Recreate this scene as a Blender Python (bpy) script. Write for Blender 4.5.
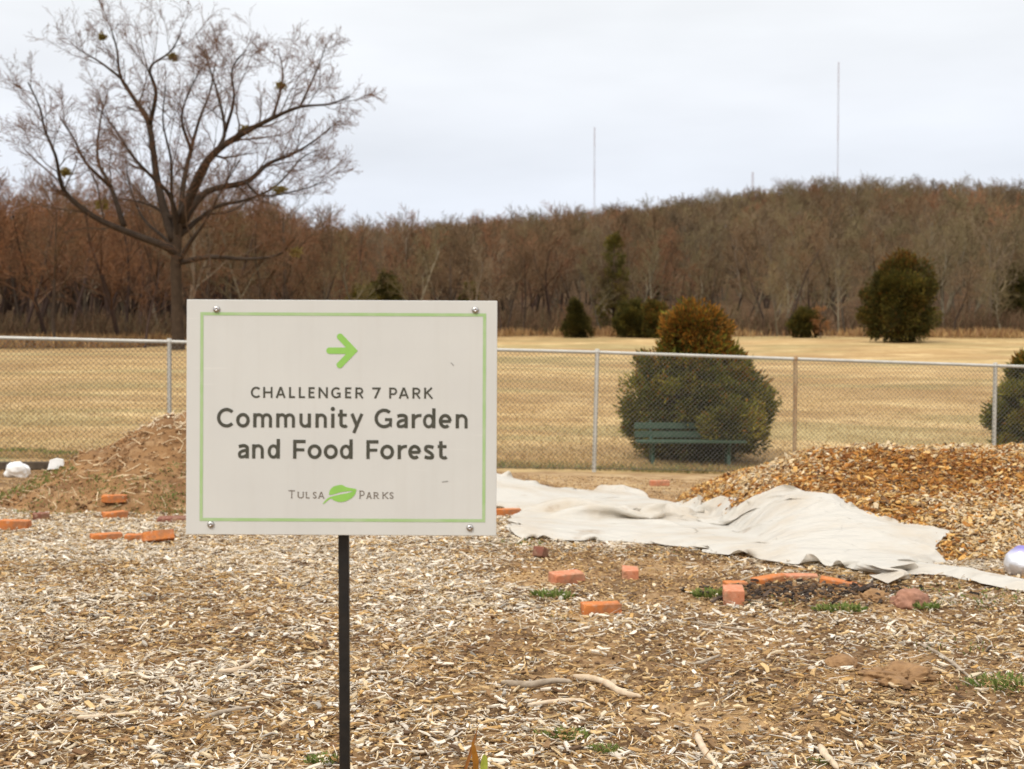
import bpy, math, random
import numpy as np
from mathutils import Vector, Matrix

random.seed(11)
R = np.random.default_rng(11)
SC = bpy.context.scene
COL = SC.collection
for _o in list(bpy.data.objects):
    bpy.data.objects.remove(_o)
rad = math.radians

# ------------------------------------------------------------------ camera, sky, sun, exposure
CAM_Z = 1.42
F = 1422.0                       # focal length in pixels (50 mm on a 36 mm wide frame, 1024 px)
CX, CY, HOR = 512.0, 384.5, 330.0
PITCH = math.atan((CY - HOR) / F)
cam_d = bpy.data.cameras.new('camera')
cam = bpy.data.objects.new('camera', cam_d)
COL.objects.link(cam)
cam.location = (0, 0, CAM_Z)
cam.rotation_euler = (math.pi / 2 - PITCH, 0, 0)
cam_d.lens = 50.0
cam_d.sensor_width = 36.0
cam_d.clip_start = 0.05
cam_d.clip_end = 6000
cam_d.dof.use_dof = True
cam_d.dof.focus_distance = 4.3
cam_d.dof.aperture_fstop = 6.6
SC.camera = cam

SUN_EL, SUN_AZ = 48.0, 215.0     # azimuth of the sun, clockwise from +Y (behind the camera, to the left)
world = bpy.data.worlds.new('World')
SC.world = world
world.use_nodes = True
wn, wl = world.node_tree.nodes, world.node_tree.links
wn.clear()
w_out = wn.new('ShaderNodeOutputWorld')
w_bg = wn.new('ShaderNodeBackground')
w_bg.inputs['Strength'].default_value = 0.1
w_sky = wn.new('ShaderNodeTexSky')
w_sky.sky_type = 'NISHITA'
w_sky.sun_disc = False
w_sky.sun_elevation = rad(SUN_EL)
w_sky.sun_rotation = rad(SUN_AZ)
w_tc = wn.new('ShaderNodeTexCoord')
w_sep = wn.new('ShaderNodeSeparateXYZ')
w_ramp = wn.new('ShaderNodeValToRGB')     # overcast: darker at the horizon, brighter overhead
el = w_ramp.color_ramp.elements
el[0].position = 0.0
el[0].color = (6.6, 7.0, 7.9, 1)
el[1].position = 1.0
el[1].color = (19.5, 19.5, 19.6, 1)
for pos, c in ((0.08, (6.7, 7.0, 7.75, 1)), (0.16, (7.6, 7.75, 8.1, 1)), (0.23, (8.3, 8.4, 8.5, 1))):
    e = el.new(pos)
    e.color = c
w_map = wn.new('ShaderNodeMapping')
w_map.inputs['Scale'].default_value = (1.5, 1.5, 6.0)
w_noise = wn.new('ShaderNodeTexNoise')
w_noise.inputs['Scale'].default_value = 2.6
w_noise.inputs['Detail'].default_value = 4
w_nr = wn.new('ShaderNodeMapRange')
w_nr.inputs['From Min'].default_value = 0.3
w_nr.inputs['From Max'].default_value = 0.7
w_nr.inputs['To Min'].default_value = 0.93
w_nr.inputs['To Max'].default_value = 1.07
w_mul = wn.new('ShaderNodeMix')
w_mul.data_type = 'RGBA'
w_mul.blend_type = 'MULTIPLY'
w_mul.inputs['Factor'].default_value = 1
w_mix = wn.new('ShaderNodeMix')
w_mix.data_type = 'RGBA'
w_mix.inputs['Factor'].default_value = 0.9
wl.new(w_tc.outputs['Generated'], w_sep.inputs[0])
wl.new(w_sep.outputs['Z'], w_ramp.inputs['Fac'])
wl.new(w_tc.outputs['Generated'], w_map.inputs['Vector'])
wl.new(w_map.outputs[0], w_noise.inputs['Vector'])
wl.new(w_noise.outputs['Fac'], w_nr.inputs['Value'])
wl.new(w_ramp.outputs['Color'], w_mul.inputs['A'])
wl.new(w_nr.outputs[0], w_mul.inputs['B'])
wl.new(w_sky.outputs['Color'], w_mix.inputs['A'])
wl.new(w_mul.outputs['Result'], w_mix.inputs['B'])
wl.new(w_mix.outputs['Result'], w_bg.inputs['Color'])
wl.new(w_bg.outputs[0], w_out.inputs['Surface'])

sun_d = bpy.data.lights.new('sun', 'SUN')
sun_d.energy = 1.5
sun_d.angle = rad(14)
sun_d.color = (1.0, 0.95, 0.86)
sun = bpy.data.objects.new('sun', sun_d)
COL.objects.link(sun)
_sd = Vector((math.sin(rad(SUN_AZ)) * math.cos(rad(SUN_EL)), math.cos(rad(SUN_AZ)) * math.cos(rad(SUN_EL)), math.sin(rad(SUN_EL))))
sun.rotation_euler = _sd.to_track_quat('Z', 'Y').to_euler()

vs = SC.view_settings
SC.display_settings.display_device = 'sRGB'
vs.view_transform = 'Standard'
vs.look = 'None'
vs.gamma = 1.0
vs.use_curve_mapping = False
vs.exposure = 0.32
SC.cycles.max_bounces = 6
SC.cycles.diffuse_bounces = 3
SC.cycles.transparent_max_bounces = 8
SC.cycles.use_denoising = True

# ------------------------------------------------------------------ helpers
def ray(px, py):
    x, y = (px - CX) / F, -(py - CY) / F
    c, s = math.cos(PITCH), math.sin(PITCH)
    return np.array((x, c + y * s, -s + y * c))

def at(px, py, Y):
    d = ray(px, py)
    return np.array((0, 0, CAM_Z)) + d * (Y / d[1])

def lerp_tab(v, xs, ys):
    return np.interp(v, xs, ys)

def sstep(v, a, b):
    t = np.clip((v - a) / (b - a), 0, 1)
    return t * t * (3 - 2 * t)

_perm = R.permutation(512)
def _h(ix, iy, s):
    return ((_perm[(_perm[(ix + s * 131) & 511] + iy) & 511] * 2654435761) % 1000003) / 1000003.0

def vnoise(x, y, s=0):
    x = np.asarray(x, float); y = np.asarray(y, float)
    ix = np.floor(x).astype(int); iy = np.floor(y).astype(int)
    fx = x - ix; fy = y - iy
    fx = fx * fx * (3 - 2 * fx); fy = fy * fy * (3 - 2 * fy)
    a = _h(ix, iy, s); b = _h(ix + 1, iy, s); c = _h(ix, iy + 1, s); d = _h(ix + 1, iy + 1, s)
    return (a * (1 - fx) + b * fx) * (1 - fy) + (c * (1 - fx) + d * fx) * fy

def fbm(x, y, s=0, oct=3):
    v = 0; a = 0.5; n = 0
    for k in range(oct):
        v = v + a * vnoise(x * 2 ** k, y * 2 ** k, s + k); n += a; a *= 0.5
    return v / n

def prop(o, label=None, cat=None, group=None, kind=None):
    if label: o['label'] = label
    if cat: o['category'] = cat
    if group: o['group'] = group
    if kind: o['kind'] = kind
    return o

def empty(name, loc=(0, 0, 0), rz=0.0):
    o = bpy.data.objects.new(name, None)
    o.empty_display_size = 0.1
    o.location = [float(v) for v in loc]
    o.rotation_euler = (0, 0, rz)
    COL.objects.link(o)
    return o

def mesh_data(name, V, Fa, mat, col=None, smooth=False, attrs=None):
    """V (n,3); Fa (m,k) array or a list of such arrays / lists of index tuples."""
    me = bpy.data.meshes.new(name)
    V = np.asarray(V, np.float32).reshape(-1, 3)
    arrs = Fa if isinstance(Fa, list) else [Fa]
    loops = []; starts = []; tot = 0
    for a in arrs:
        if isinstance(a, np.ndarray):
            a = a.astype(np.int32)
            if a.size == 0: continue
            k = a.shape[1]
            starts.append(tot + np.arange(a.shape[0], dtype=np.int32) * k)
            loops.append(a.reshape(-1)); tot += a.size
        else:
            starts.append(np.array([tot], np.int32)); loops.append(np.array(a, np.int32)); tot += len(a)
    L = np.concatenate(loops); S = np.concatenate(starts)
    me.vertices.add(len(V)); me.vertices.foreach_set('co', V.reshape(-1))
    me.loops.add(len(L)); me.loops.foreach_set('vertex_index', L)
    me.polygons.add(len(S)); me.polygons.foreach_set('loop_start', S)
    if smooth:
        me.polygons.foreach_set('use_smooth', np.ones(len(S), bool))
    else:
        me.polygons.foreach_set('use_smooth', np.zeros(len(S), bool))
    me.update(calc_edges=True)
    if col is not None:
        c = np.ones((len(V), 4), np.float32); c[:, :3] = col
        a = me.attributes.new('Col', 'FLOAT_COLOR', 'POINT'); a.data.foreach_set('color', c.reshape(-1))
    for k, v in (attrs or {}).items():
        a = me.attributes.new(k, 'FLOAT', 'POINT'); a.data.foreach_set('value', np.asarray(v, np.float32))
    me.materials.append(mat)
    me.validate()
    return me

def mk(name, V, Fa, mat, parent=None, **kw):
    o = bpy.data.objects.new(name, mesh_data(name, V, Fa, mat, **kw))
    COL.objects.link(o)
    if parent is not None: o.parent = parent
    return o

class MB:
    """collects shapes into one mesh"""
    def __init__(s): s.V = []; s.F = []; s.n = 0
    def add(s, V, Fs):
        V = np.asarray(V, float).reshape(-1, 3)
        for f in Fs: s.F.append([i + s.n for i in f])
        s.V.append(V); s.n += len(V); return s
    def box(s, c, size, rot=None, bev=0.0):
        hx, hy, hz = [v / 2 for v in size]
        if bev > 0:
            b = bev; P = []
            import itertools
            V = []; 
            for sx in (-1, 1):
                for sy in (-1, 1):
                    for sz in (-1, 1):
                        V += [(sx * (hx - b), sy * (hy - b), sz * hz), (sx * (hx - b), sy * hy, sz * (hz - b)), (sx * hx, sy * (hy - b), sz * (hz - b))]
            idx = lambda a, bb, cc, k: ((a > 0) * 4 + (bb > 0) * 2 + (cc > 0)) * 3 + k
            Fs = []
            for sg in (-1, 1):
                q = [(-1, -1), (1, -1), (1, 1), (-1, 1)]
                if sg < 0: q = q[::-1]
                Fs.append([idx(a, bb, sg, 0) for a, bb in q])
                q2 = q[::-1]
                Fs.append([idx(a, sg, cc, 1) for a, cc in q2])
                Fs.append([idx(sg, a, cc, 2) for a, cc in q])
            for a in (-1, 1):
                for bb in (-1, 1):
                    Fs.append([idx(-1, a, bb, 0), idx(1, a, bb, 0), idx(1, a, bb, 1), idx(-1, a, bb, 1)])
                    Fs.append([idx(a, -1, bb, 0), idx(a, 1, bb, 0), idx(a, 1, bb, 2), idx(a, -1, bb, 2)])
                    Fs.append([idx(a, bb, -1, 1), idx(a, bb, 1, 1), idx(a, bb, 1, 2), idx(a, bb, -1, 2)])
                    for cc in (-1, 1): Fs.append([idx(a, bb, cc, 0), idx(a, bb, cc, 1), idx(a, bb, cc, 2)])
            V = np.array(V)
        else:
            V = np.array([(x, y, z) for x in (-hx, hx) for y in (-hy, hy) for z in (-hz, hz)])
            Fs = [(0, 1, 3, 2), (4, 6, 7, 5), (0, 4, 5, 1), (2, 3, 7, 6), (0, 2, 6, 4), (1, 5, 7, 3)]
        if rot is not None: V = V @ np.array(rot.to_3x3()).T
        return s.add(V + np.array(c), Fs)
    def tube(s, pts, radii, n=8, cap=True):
        pts = np.asarray(pts, float); m = len(pts)
        radii = np.broadcast_to(np.asarray(radii, float), (m,))
        V = []; up = None
        for i in range(m):
            t = pts[min(i + 1, m - 1)] - pts[max(i - 1, 0)]; t = t / (np.linalg.norm(t) + 1e-12)
            if up is None:
                up = np.array((0, 0, 1.0)) if abs(t[2]) < 0.9 else np.array((1.0, 0, 0))
            u = np.cross(t, up); u /= np.linalg.norm(u) + 1e-12; v = np.cross(u, t); up = v
            a = np.arange(n) * 2 * math.pi / n
            V.append(pts[i] + radii[i] * (np.cos(a)[:, None] * u + np.sin(a)[:, None] * v))
        Fs = [(i * n + k, i * n + (k + 1) % n, (i + 1) * n + (k + 1) % n, (i + 1) * n + k) for i in range(m - 1) for k in range(n)]
        if cap:
            Fs.append(tuple(range(n))[::-1]); Fs.append(tuple((m - 1) * n + k for k in range(n)))
        return s.add(np.concatenate(V), Fs)
    def build(s, name, mat, parent=None, smooth=False, **kw):
        return mk(name, np.concatenate(s.V), s.F, mat, parent, smooth=smooth, **kw)

def segs_mesh(P0, P1, r0, r1, n=3):
    """independent frusta, vectorised"""
    P0 = np.asarray(P0); P1 = np.asarray(P1); r0 = np.asarray(r0); r1 = np.asarray(r1)
    t = P1 - P0; t /= np.linalg.norm(t, axis=1, keepdims=True) + 1e-9
    ref = np.where(np.abs(t[:, 2:3]) < 0.9, np.array([[0, 0, 1.0]]), np.array([[1.0, 0, 0]]))
    u = np.cross(t, ref); u /= np.linalg.norm(u, axis=1, keepdims=True); v = np.cross(u, t)
    N = len(P0); V = np.zeros((N, 2 * n, 3))
    for k in range(n):
        a = 2 * math.pi * k / n
        d = math.cos(a) * u + math.sin(a) * v
        V[:, k] = P0 + d * r0[:, None]; V[:, n + k] = P1 + d * r1[:, None]
    base = (np.arange(N) * 2 * n)[:, None]
    Fq = np.concatenate([base + np.array([[k, (k + 1) % n, n + (k + 1) % n, n + k]]) for k in range(n)])
    return V.reshape(-1, 3), Fq

# ------------------------------------------------------------------ materials
def nodes_of(name):
    m = bpy.data.materials.new(name); m.use_nodes = True
    nt = m.node_tree; b = nt.nodes['Principled BSDF']
    return m, nt, b

def mix_rgb(nt, a, b, fac, mode='MIX'):
    n = nt.nodes.new('ShaderNodeMix'); n.data_type = 'RGBA'; n.blend_type = mode
    for sock, v in (('A', a), ('B', b)):
        if isinstance(v, tuple): n.inputs[sock].default_value = (*v[:3], 1)
        else: nt.links.new(v, n.inputs[sock])
    if isinstance(fac, (int, float)): n.inputs['Factor'].default_value = fac
    else: nt.links.new(fac, n.inputs['Factor'])
    return n.outputs['Result']

def noise(nt, scale, detail=4, lo=0.35, hi=0.65, vec=None, rough=0.6, tolo=0.0, tohi=1.0):
    n = nt.nodes.new('ShaderNodeTexNoise'); n.inputs['Scale'].default_value = scale
    n.inputs['Detail'].default_value = detail; n.inputs['Roughness'].default_value = rough
    if vec is None:
        tc = nt.nodes.get('tc') or nt.nodes.new('ShaderNodeTexCoord'); tc.name = 'tc'
        vec = tc.outputs['Object']
    nt.links.new(vec, n.inputs['Vector'])
    r = nt.nodes.new('ShaderNodeMapRange')
    for k, v in (('From Min', lo), ('From Max', hi), ('To Min', tolo), ('To Max', tohi)): r.inputs[k].default_value = v
    nt.links.new(n.outputs['Fac'], r.inputs['Value'])
    return r.outputs[0]

def bump(nt, b, h, strength, dist):
    n = nt.nodes.new('ShaderNodeBump'); n.inputs['Strength'].default_value = strength; n.inputs['Distance'].default_value = dist
    nt.links.new(h, n.inputs['Height']); nt.links.new(n.outputs[0], b.inputs['Normal'])

def simple(name, c1, c2=None, scale=8, rough=0.7, metal=0.0, bumps=None, spec=0.3, detail=5):
    m, nt, b = nodes_of(name)
    if c2 is None: b.inputs['Base Color'].default_value = (*c1, 1)
    else: nt.links.new(mix_rgb(nt, c1, c2, noise(nt, scale, detail)), b.inputs['Base Color'])
    b.inputs['Roughness'].default_value = rough; b.inputs['Metallic'].default_value = metal
    b.inputs['Specular IOR Level'].default_value = spec
    if bumps: bump(nt, b, noise(nt, bumps[0], 5, 0, 1), bumps[1], bumps[2])
    return m

def attr_mat(name, rough=0.85, nscale=60, namp=0.25, spec=0.2, translucent=0.0, rnd=0.0):
    """colour from the mesh's own Col attribute with a little grain"""
    m, nt, b = nodes_of(name)
    a = nt.nodes.new('ShaderNodeAttribute'); a.attribute_name = 'Col'
    g = noise(nt, nscale, 3, 0.25, 0.75, tolo=1 - namp, tohi=1 + namp)
    c = mix_rgb(nt, a.outputs['Color'], g, 1.0, 'MULTIPLY')
    if rnd > 0:
        oi = nt.nodes.new('ShaderNodeObjectInfo')
        r = nt.nodes.new('ShaderNodeMapRange'); r.inputs['To Min'].default_value = 1 - rnd; r.inputs['To Max'].default_value = 1 + rnd
        nt.links.new(oi.outputs['Random'], r.inputs['Value'])
        c = mix_rgb(nt, c, r.outputs[0], 1.0, 'MULTIPLY')
    nt.links.new(c, b.inputs['Base Color'])
    b.inputs['Roughness'].default_value = rough; b.inputs['Specular IOR Level'].default_value = spec
    if translucent > 0:
        t = nt.nodes.new('ShaderNodeBsdfTranslucent'); nt.links.new(c, t.inputs['Color'])
        ms = nt.nodes.new('ShaderNodeMixShader'); ms.inputs[0].default_value = translucent
        out = [n for n in nt.nodes if n.type == 'OUTPUT_MATERIAL'][0]
        nt.links.new(b.outputs[0], ms.inputs[1]); nt.links.new(t.outputs[0], ms.inputs[2]); nt.links.new(ms.outputs[0], out.inputs['Surface'])
    return m

M_chip = attr_mat('wood_chip', 0.9, 90, 0.22)
M_leaf = attr_mat('leaf', 0.7, 30, 0.2, translucent=0.25)
M_straw = attr_mat('straw', 0.85, 5, 0.15, translucent=0.2)
M_soilclod = attr_mat('clod', 0.95, 40, 0.3)
M_bark = attr_mat('bark', 0.95, 3, 0.3, rnd=0.34, spec=0.1)
M_bark_big = attr_mat('old_bark', 0.95, 3, 0.35, spec=0.1)

# ------------------------------------------------------------------ terrain
DY = [-60, 0, 4.4, 7, 12, 15.5, 21.6, 25, 30, 50, 76, 110, 150, 6000]
DD = [1.42, 1.42, 1.42, 1.42, 1.67, 1.90, 2.17, 2.28, 2.20, 1.72, 1.24, 0.60, -0.5, -0.5]
_ys = np.linspace(-60, 300, 7201); _ds = np.interp(_ys, DY, DD)
_k = np.ones(61) / 61
_dp = np.concatenate([np.full(30, _ds[0]), _ds, np.full(30, _ds[-1])]); _ds = np.convolve(_dp, _k, 'valid')
CPX = [-900, -200, 100, 300, 400, 500, 600, 700, 800, 900, 1000, 1200, 1900]
CPY = [254, 258, 262, 268, 270, 264, 251, 235, 224, 223, 225, 231, 246]
_t = (np.array(CPX) - 512) / F; _hz = (330 - np.array(CPY)) / F * 350
def ground_base(x, y):
    x = np.asarray(x, float); y = np.asarray(y, float)
    z = CAM_Z - np.interp(y, _ys, _ds)
    z = z - np.where(x < 1.25, 0.0205, 0.0300) * (np.clip(x, -12, 12) - 1.25) * sstep(y, 6, 22) * (1 - sstep(y, 55, 105))
    t = x / np.maximum(y, 30)
    hc = np.interp(t, _t, _hz)
    hh = hc * (0.25 * np.clip((y - 118) / 232, 0, 1) + 0.75 * sstep(y, 118, 350))
    z = z + hh + (fbm(x / 40, y / 40, 5) - 0.5) * 5 * sstep(y, 130, 220)
    z = z + 0.25 * np.exp(-(((x + 0.35) / 1.0) ** 2 + ((y - 16.6) / 1.3) ** 2))      # low hump under the sheet
    z = z + (fbm(x / 1.1, y / 1.1, 1) - 0.5) * 0.09 * (1 - sstep(y, 18, 20.5))
    z = z + (fbm(x / 6, y / 6, 3) - 0.5) * 0.16 * sstep(y, 24, 34)
    return z

def mound_h(x, y):                    # dirt mound behind the sign
    dx = (x + 3.35); rx = np.where(dx < 0, 2.05, 2.1)
    r = np.sqrt((dx / rx) ** 2 + ((y - 15.1) / np.where(y < 15.1, 2.15, 1.9)) ** 2)
    h = 1.0 * np.clip(1 - r, 0, 1) ** 0.95
    h = np.minimum(h, 0.85 + 0.12 * h)
    return np.where(r < 1, h + (fbm(x * 2.2, y * 2.2, 8) - 0.5) * 0.22 * np.clip((1 - r) * 4, 0, 1), 0) * 1.06

def pile_h(x, y):                     # heap of fresh wood mulch
    dx = np.abs(x - 4.75); dy = np.abs(y - 13.0)
    c = np.clip(1 - (dx / np.where(x < 4.75, 2.98, 3.6)) ** 5, 0, 1) * np.clip(1 - (dy / np.where(y < 13.0, 3.7, 3.3)) ** 2, 0, 1)
    h = 0.66 * c ** 0.9
    h = h + (fbm(x * 1.1, y * 1.1, 21) - 0.5) * 0.24 * np.clip(c * 2.2, 0, 1)
    h = h - 0.16 * np.exp(-(((x - 3.35) / 0.75) ** 2 + ((y - 11.4) / 0.5) ** 2))
    return np.where(c > 0, np.maximum(h, 0.002), 0)

def surf(x, y):
    return ground_base(x, y) + np.maximum(mound_h(x, y), pile_h(x, y))

def hit(px, py, fn=surf, y0=3.0, y1=60.0):
    d = ray(px, py); t = np.linspace(y0, y1, 6000) / d[1]
    z = CAM_Z + d[2] * t - fn(d[0] * t, d[1] * t)
    i = int(np.argmax(z <= 0)) if (z <= 0).any() else len(t) - 1
    if i > 0 and z[i] <= 0:
        a, b = t[i - 1], t[i]; za, zb = z[i - 1], z[i]
        tt = a + (b - a) * za / (za - zb + 1e-12)
    else: tt = t[i]
    return np.array((d[0] * tt, d[1] * tt, CAM_Z + d[2] * tt))

def edge_y(t):                        # where the field ends and the woodland starts, by bearing
    return np.interp(t, [-0.6, -0.36, -0.25, -0.12, 0, 0.3, 0.5], [78, 81, 85, 104, 114, 112, 106])

xs = np.concatenate([-np.geomspace(9, 1800, 46)[::-1], np.linspace(-8.9, 8.9, 357), np.geomspace(9, 1800, 46)])
ys = np.concatenate([np.linspace(-40, 2.5, 18), np.arange(2.55, 18, 0.05), np.arange(18, 40, 0.22), np.geomspace(40, 400, 110), np.geomspace(410, 4500, 30)])
GX, GY = np.meshgrid(xs, ys)
GZ = ground_base(GX, GY)
fine = (GY > 2.5) & (GY < 19) & (np.abs(GX) < 9)
GZ = GZ + fine * ((fbm(GX * 6, GY * 6, 31) - 0.5) * 0.03)
nx, ny = len(xs), len(ys)
V = np.stack([GX, GY, GZ], -1).reshape(-1, 3)
I = (np.arange(ny - 1)[:, None] * nx + np.arange(nx - 1)[None, :]).reshape(-1)
Q = np.stack([I, I + 1, I + nx + 1, I + nx], 1)

# what the ground is made of, by place
xf, yf = V[:, 0], V[:, 1]
fence_y = 21.45 + 0.17 * xf
w_field = sstep(yf - fence_y + (fbm(xf * 2, yf * 2, 47) - 0.5) * 0.8, -0.35, 0.15)
tt_ = xf / np.maximum(yf, 20)
w_wood = sstep(yf - edge_y(tt_), -1.0, 4.0)
green = sstep(fbm(xf / 0.9, yf / 0.5, 41), 0.5, 0.62) * sstep(yf - fence_y, 0.0, 0.5) * (1 - sstep(yf - fence_y, 1.6, 3.2))
green = np.maximum(green, 0.4 * sstep(fbm(xf / 6, yf / 2.4, 44, 4), 0.52, 0.66) * sstep(yf, 24, 30) * (1 - w_wood))
worn = 0.65 * sstep(fbm(xf / 5 + 3, yf / 2.2, 46, 4), 0.46, 0.64)
bare = sstep(yf - fence_y, -5.5, -4.0) * (1 - w_field) * sstep(xf, -2.6, -1.0)
m, nt, b = nodes_of('ground')
def att(nm):
    a = nt.nodes.new('ShaderNodeAttribute'); a.attribute_name = nm; return a.outputs['Fac']
soil = mix_rgb(nt, (0.10, 0.055, 0.026), (0.27, 0.155, 0.068), noise(nt, 2.2, 6))
soil = mix_rgb(nt, soil, (0.40, 0.255, 0.125), noise(nt, 1.1, 7, 0.5, 0.66))
soil = mix_rgb(nt, soil, (0.42, 0.30, 0.17), noise(nt, 45, 5, 0.52, 0.78))
soil = mix_rgb(nt, soil, (0.07, 0.04, 0.02), noise(nt, 30, 5, 0.55, 0.75))
dry = mix_rgb(nt, (0.44, 0.31, 0.165), (0.27, 0.165, 0.08), noise(nt, 2.4, 8)); dry = mix_rgb(nt, dry, (0.14, 0.085, 0.045), noise(nt, 9, 8, 0.56, 0.74))
tc = nt.nodes['tc']; mp = nt.nodes.new('ShaderNodeMapping'); mp.inputs['Scale'].default_value = (0.12, 0.55, 1)
nt.links.new(tc.outputs['Object'], mp.inputs[0])
straw = mix_rgb(nt, (0.46, 0.315, 0.14), (0.33, 0.205, 0.085), noise(nt, 1.0, 6, 0.35, 0.65, mp.outputs[0]))
straw = mix_rgb(nt, straw, (0.54, 0.39, 0.19), noise(nt, 0.35, 8, 0.48, 0.68))
straw = mix_rgb(nt, straw, (0.24, 0.145, 0.065), noise(nt, 1.6, 8, 0.53, 0.72))
straw = mix_rgb(nt, straw, (0.25, 0.15, 0.062), att('worn'))
straw = mix_rgb(nt, straw, (0.20, 0.19, 0.08), att('green'))
wood = mix_rgb(nt, (0.065, 0.038, 0.02), (0.13, 0.075, 0.037), noise(nt, 0.6, 6))
c = mix_rgb(nt, soil, dry, att('bare'))
c = mix_rgb(nt, c, straw, att('field'))
c = mix_rgb(nt, c, wood, att('wood'))
nt.links.new(c, b.inputs['Base Color']); b.inputs['Roughness'].default_value = 0.95; b.inputs['Specular IOR Level'].default_value = 0.1
bump(nt, b, noise(nt, 26, 6, 0, 1), 0.6, 0.03)
g = mk('ground', V, Q, m, smooth=True, attrs={'field': w_field, 'wood': w_wood, 'green': green, 'worn': worn, 'bare': bare})
prop(g, kind='structure')

# ------------------------------------------------------------------ loose bits: chips
PAL = {
    'pale': np.array([(0.54, 0.42, 0.26), (0.49, 0.37, 0.215), (0.60, 0.49, 0.335), (0.43, 0.325, 0.20), (0.51, 0.35, 0.17)]),
    'tan': np.array([(0.43, 0.28, 0.125), (0.35, 0.21, 0.085), (0.48, 0.33, 0.16), (0.38, 0.225, 0.08)]),
    'brown': np.array([(0.19, 0.11, 0.05), (0.10, 0.058, 0.03), (0.25, 0.14, 0.06), (0.14, 0.075, 0.035)]),
    'bleach': np.array([(0.62, 0.53, 0.41), (0.56, 0.48, 0.375), (0.66, 0.58, 0.47), (0.48, 0.39, 0.275)]),
    'grey': np.array([(0.40, 0.35, 0.28), (0.28, 0.245, 0.20), (0.50, 0.45, 0.37)]),
    'gold': np.array([(0.42, 0.20, 0.045), (0.33, 0.135, 0.028), (0.50, 0.28, 0.085), (0.22, 0.085, 0.018), (0.55, 0.36, 0.14)]),
    'hollow_shade': np.array([(0.22, 0.08, 0.016), (0.30, 0.12, 0.022), (0.14, 0.05, 0.012), (0.40, 0.19, 0.045)]),
    'dark': np.array([(0.05, 0.035, 0.025), (0.08, 0.055, 0.04), (0.035, 0.025, 0.02)]),
}
def pick_cols(weights, n):
    """weights: dict name -> (n,) array or float"""
    names = list(weights); W = np.stack([np.broadcast_to(weights[k], (n,)) for k in names], 1); W = W / W.sum(1, keepdims=True)
    u = R.random(n)[:, None]; ch = (u > np.cumsum(W, 1)).sum(1).clip(0, len(names) - 1)
    out = np.zeros((n, 3))
    for i, k in enumerate(names):
        mk_ = ch == i; out[mk_] = PAL[k][R.integers(0, len(PAL[k]), mk_.sum())]
    return out * R.uniform(0.82, 1.15, (n, 1))

def chips(P, nrm, L, Wd, T, cols, tilt=0.35, curl=0.25):
    """irregular slivers of wood: three cross-sections, thickness, bent; P centre, nrm surface normal"""
    n = len(P)
    a = R.uniform(0, 2 * math.pi, n)
    nrm = nrm + R.normal(0, tilt, (n, 3)); nrm /= np.linalg.norm(nrm, axis=1, keepdims=True)
    d = np.stack([np.cos(a), np.sin(a), np.zeros(n)], 1); d -= nrm * (d * nrm).sum(1, keepdims=True); d /= np.linalg.norm(d, axis=1, keepdims=True)
    s = np.cross(nrm, d)
    V = np.zeros((n, 12, 3))
    bend = R.normal(0, curl, n) * L
    for k, f in enumerate((-0.5, 0.0, 0.5)):
        wk = Wd * (R.uniform(0.25, 0.95, n) if k != 1 else R.uniform(0.8, 1.1, n)) * 0.5
        sh = R.normal(0, 0.12, n) * L if k != 1 else R.normal(0, 0.06, n) * L
        c = P + d * (L * f * R.uniform(0.8, 1.2, n))[:, None] + s * sh[:, None] + nrm * (bend * (0.5 - abs(f)) * 0.5)[:, None]
        for j, (sg, up) in enumerate(((-1, 1), (1, 1), (1, -1), (-1, -1))):
            V[:, k * 4 + j] = c + s * (sg * wk)[:, None] + nrm * (up * T * 0.5)[:, None]
    q = []
    for k in (0, 1):
        for j in range(4):
            q.append((k * 4 + j, k * 4 + (j + 1) % 4, k * 4 + 4 + (j + 1) % 4, k * 4 + 4 + j))
    q += [(3, 2, 1, 0), (8, 9, 10, 11)]
    base = (np.arange(n) * 12)[:, None, None]
    Fq = (base + np.array(q)[None]).reshape(-1, 4)
    return V.reshape(-1, 3), Fq, np.repeat(cols, 12, axis=0)

def norms(fn, x, y, e=0.05):
    nx_ = -(fn(x + e, y) - fn(x - e, y)) / (2 * e); ny_ = -(fn(x, y + e) - fn(x, y - e)) / (2 * e)
    n = np.stack([nx_, ny_, np.ones_like(nx_)], 1); return n / np.linalg.norm(n, axis=1, keepdims=True)

def to_px(P):
    c, s = math.cos(PITCH), math.sin(PITCH)
    x, y, z = P[:, 0], P[:, 1], P[:, 2] - CAM_Z
    dep = y * c - z * s; v = y * s + z * c
    return CX + F * x / dep, CY - F * v / dep

def gset(n, y0, y1, marg=1.6):
    y = np.sqrt(R.uniform(y0 ** 2, y1 ** 2, n)); x = R.uniform(-1, 1, n) * (0.365 * y + marg); return x, y

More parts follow.
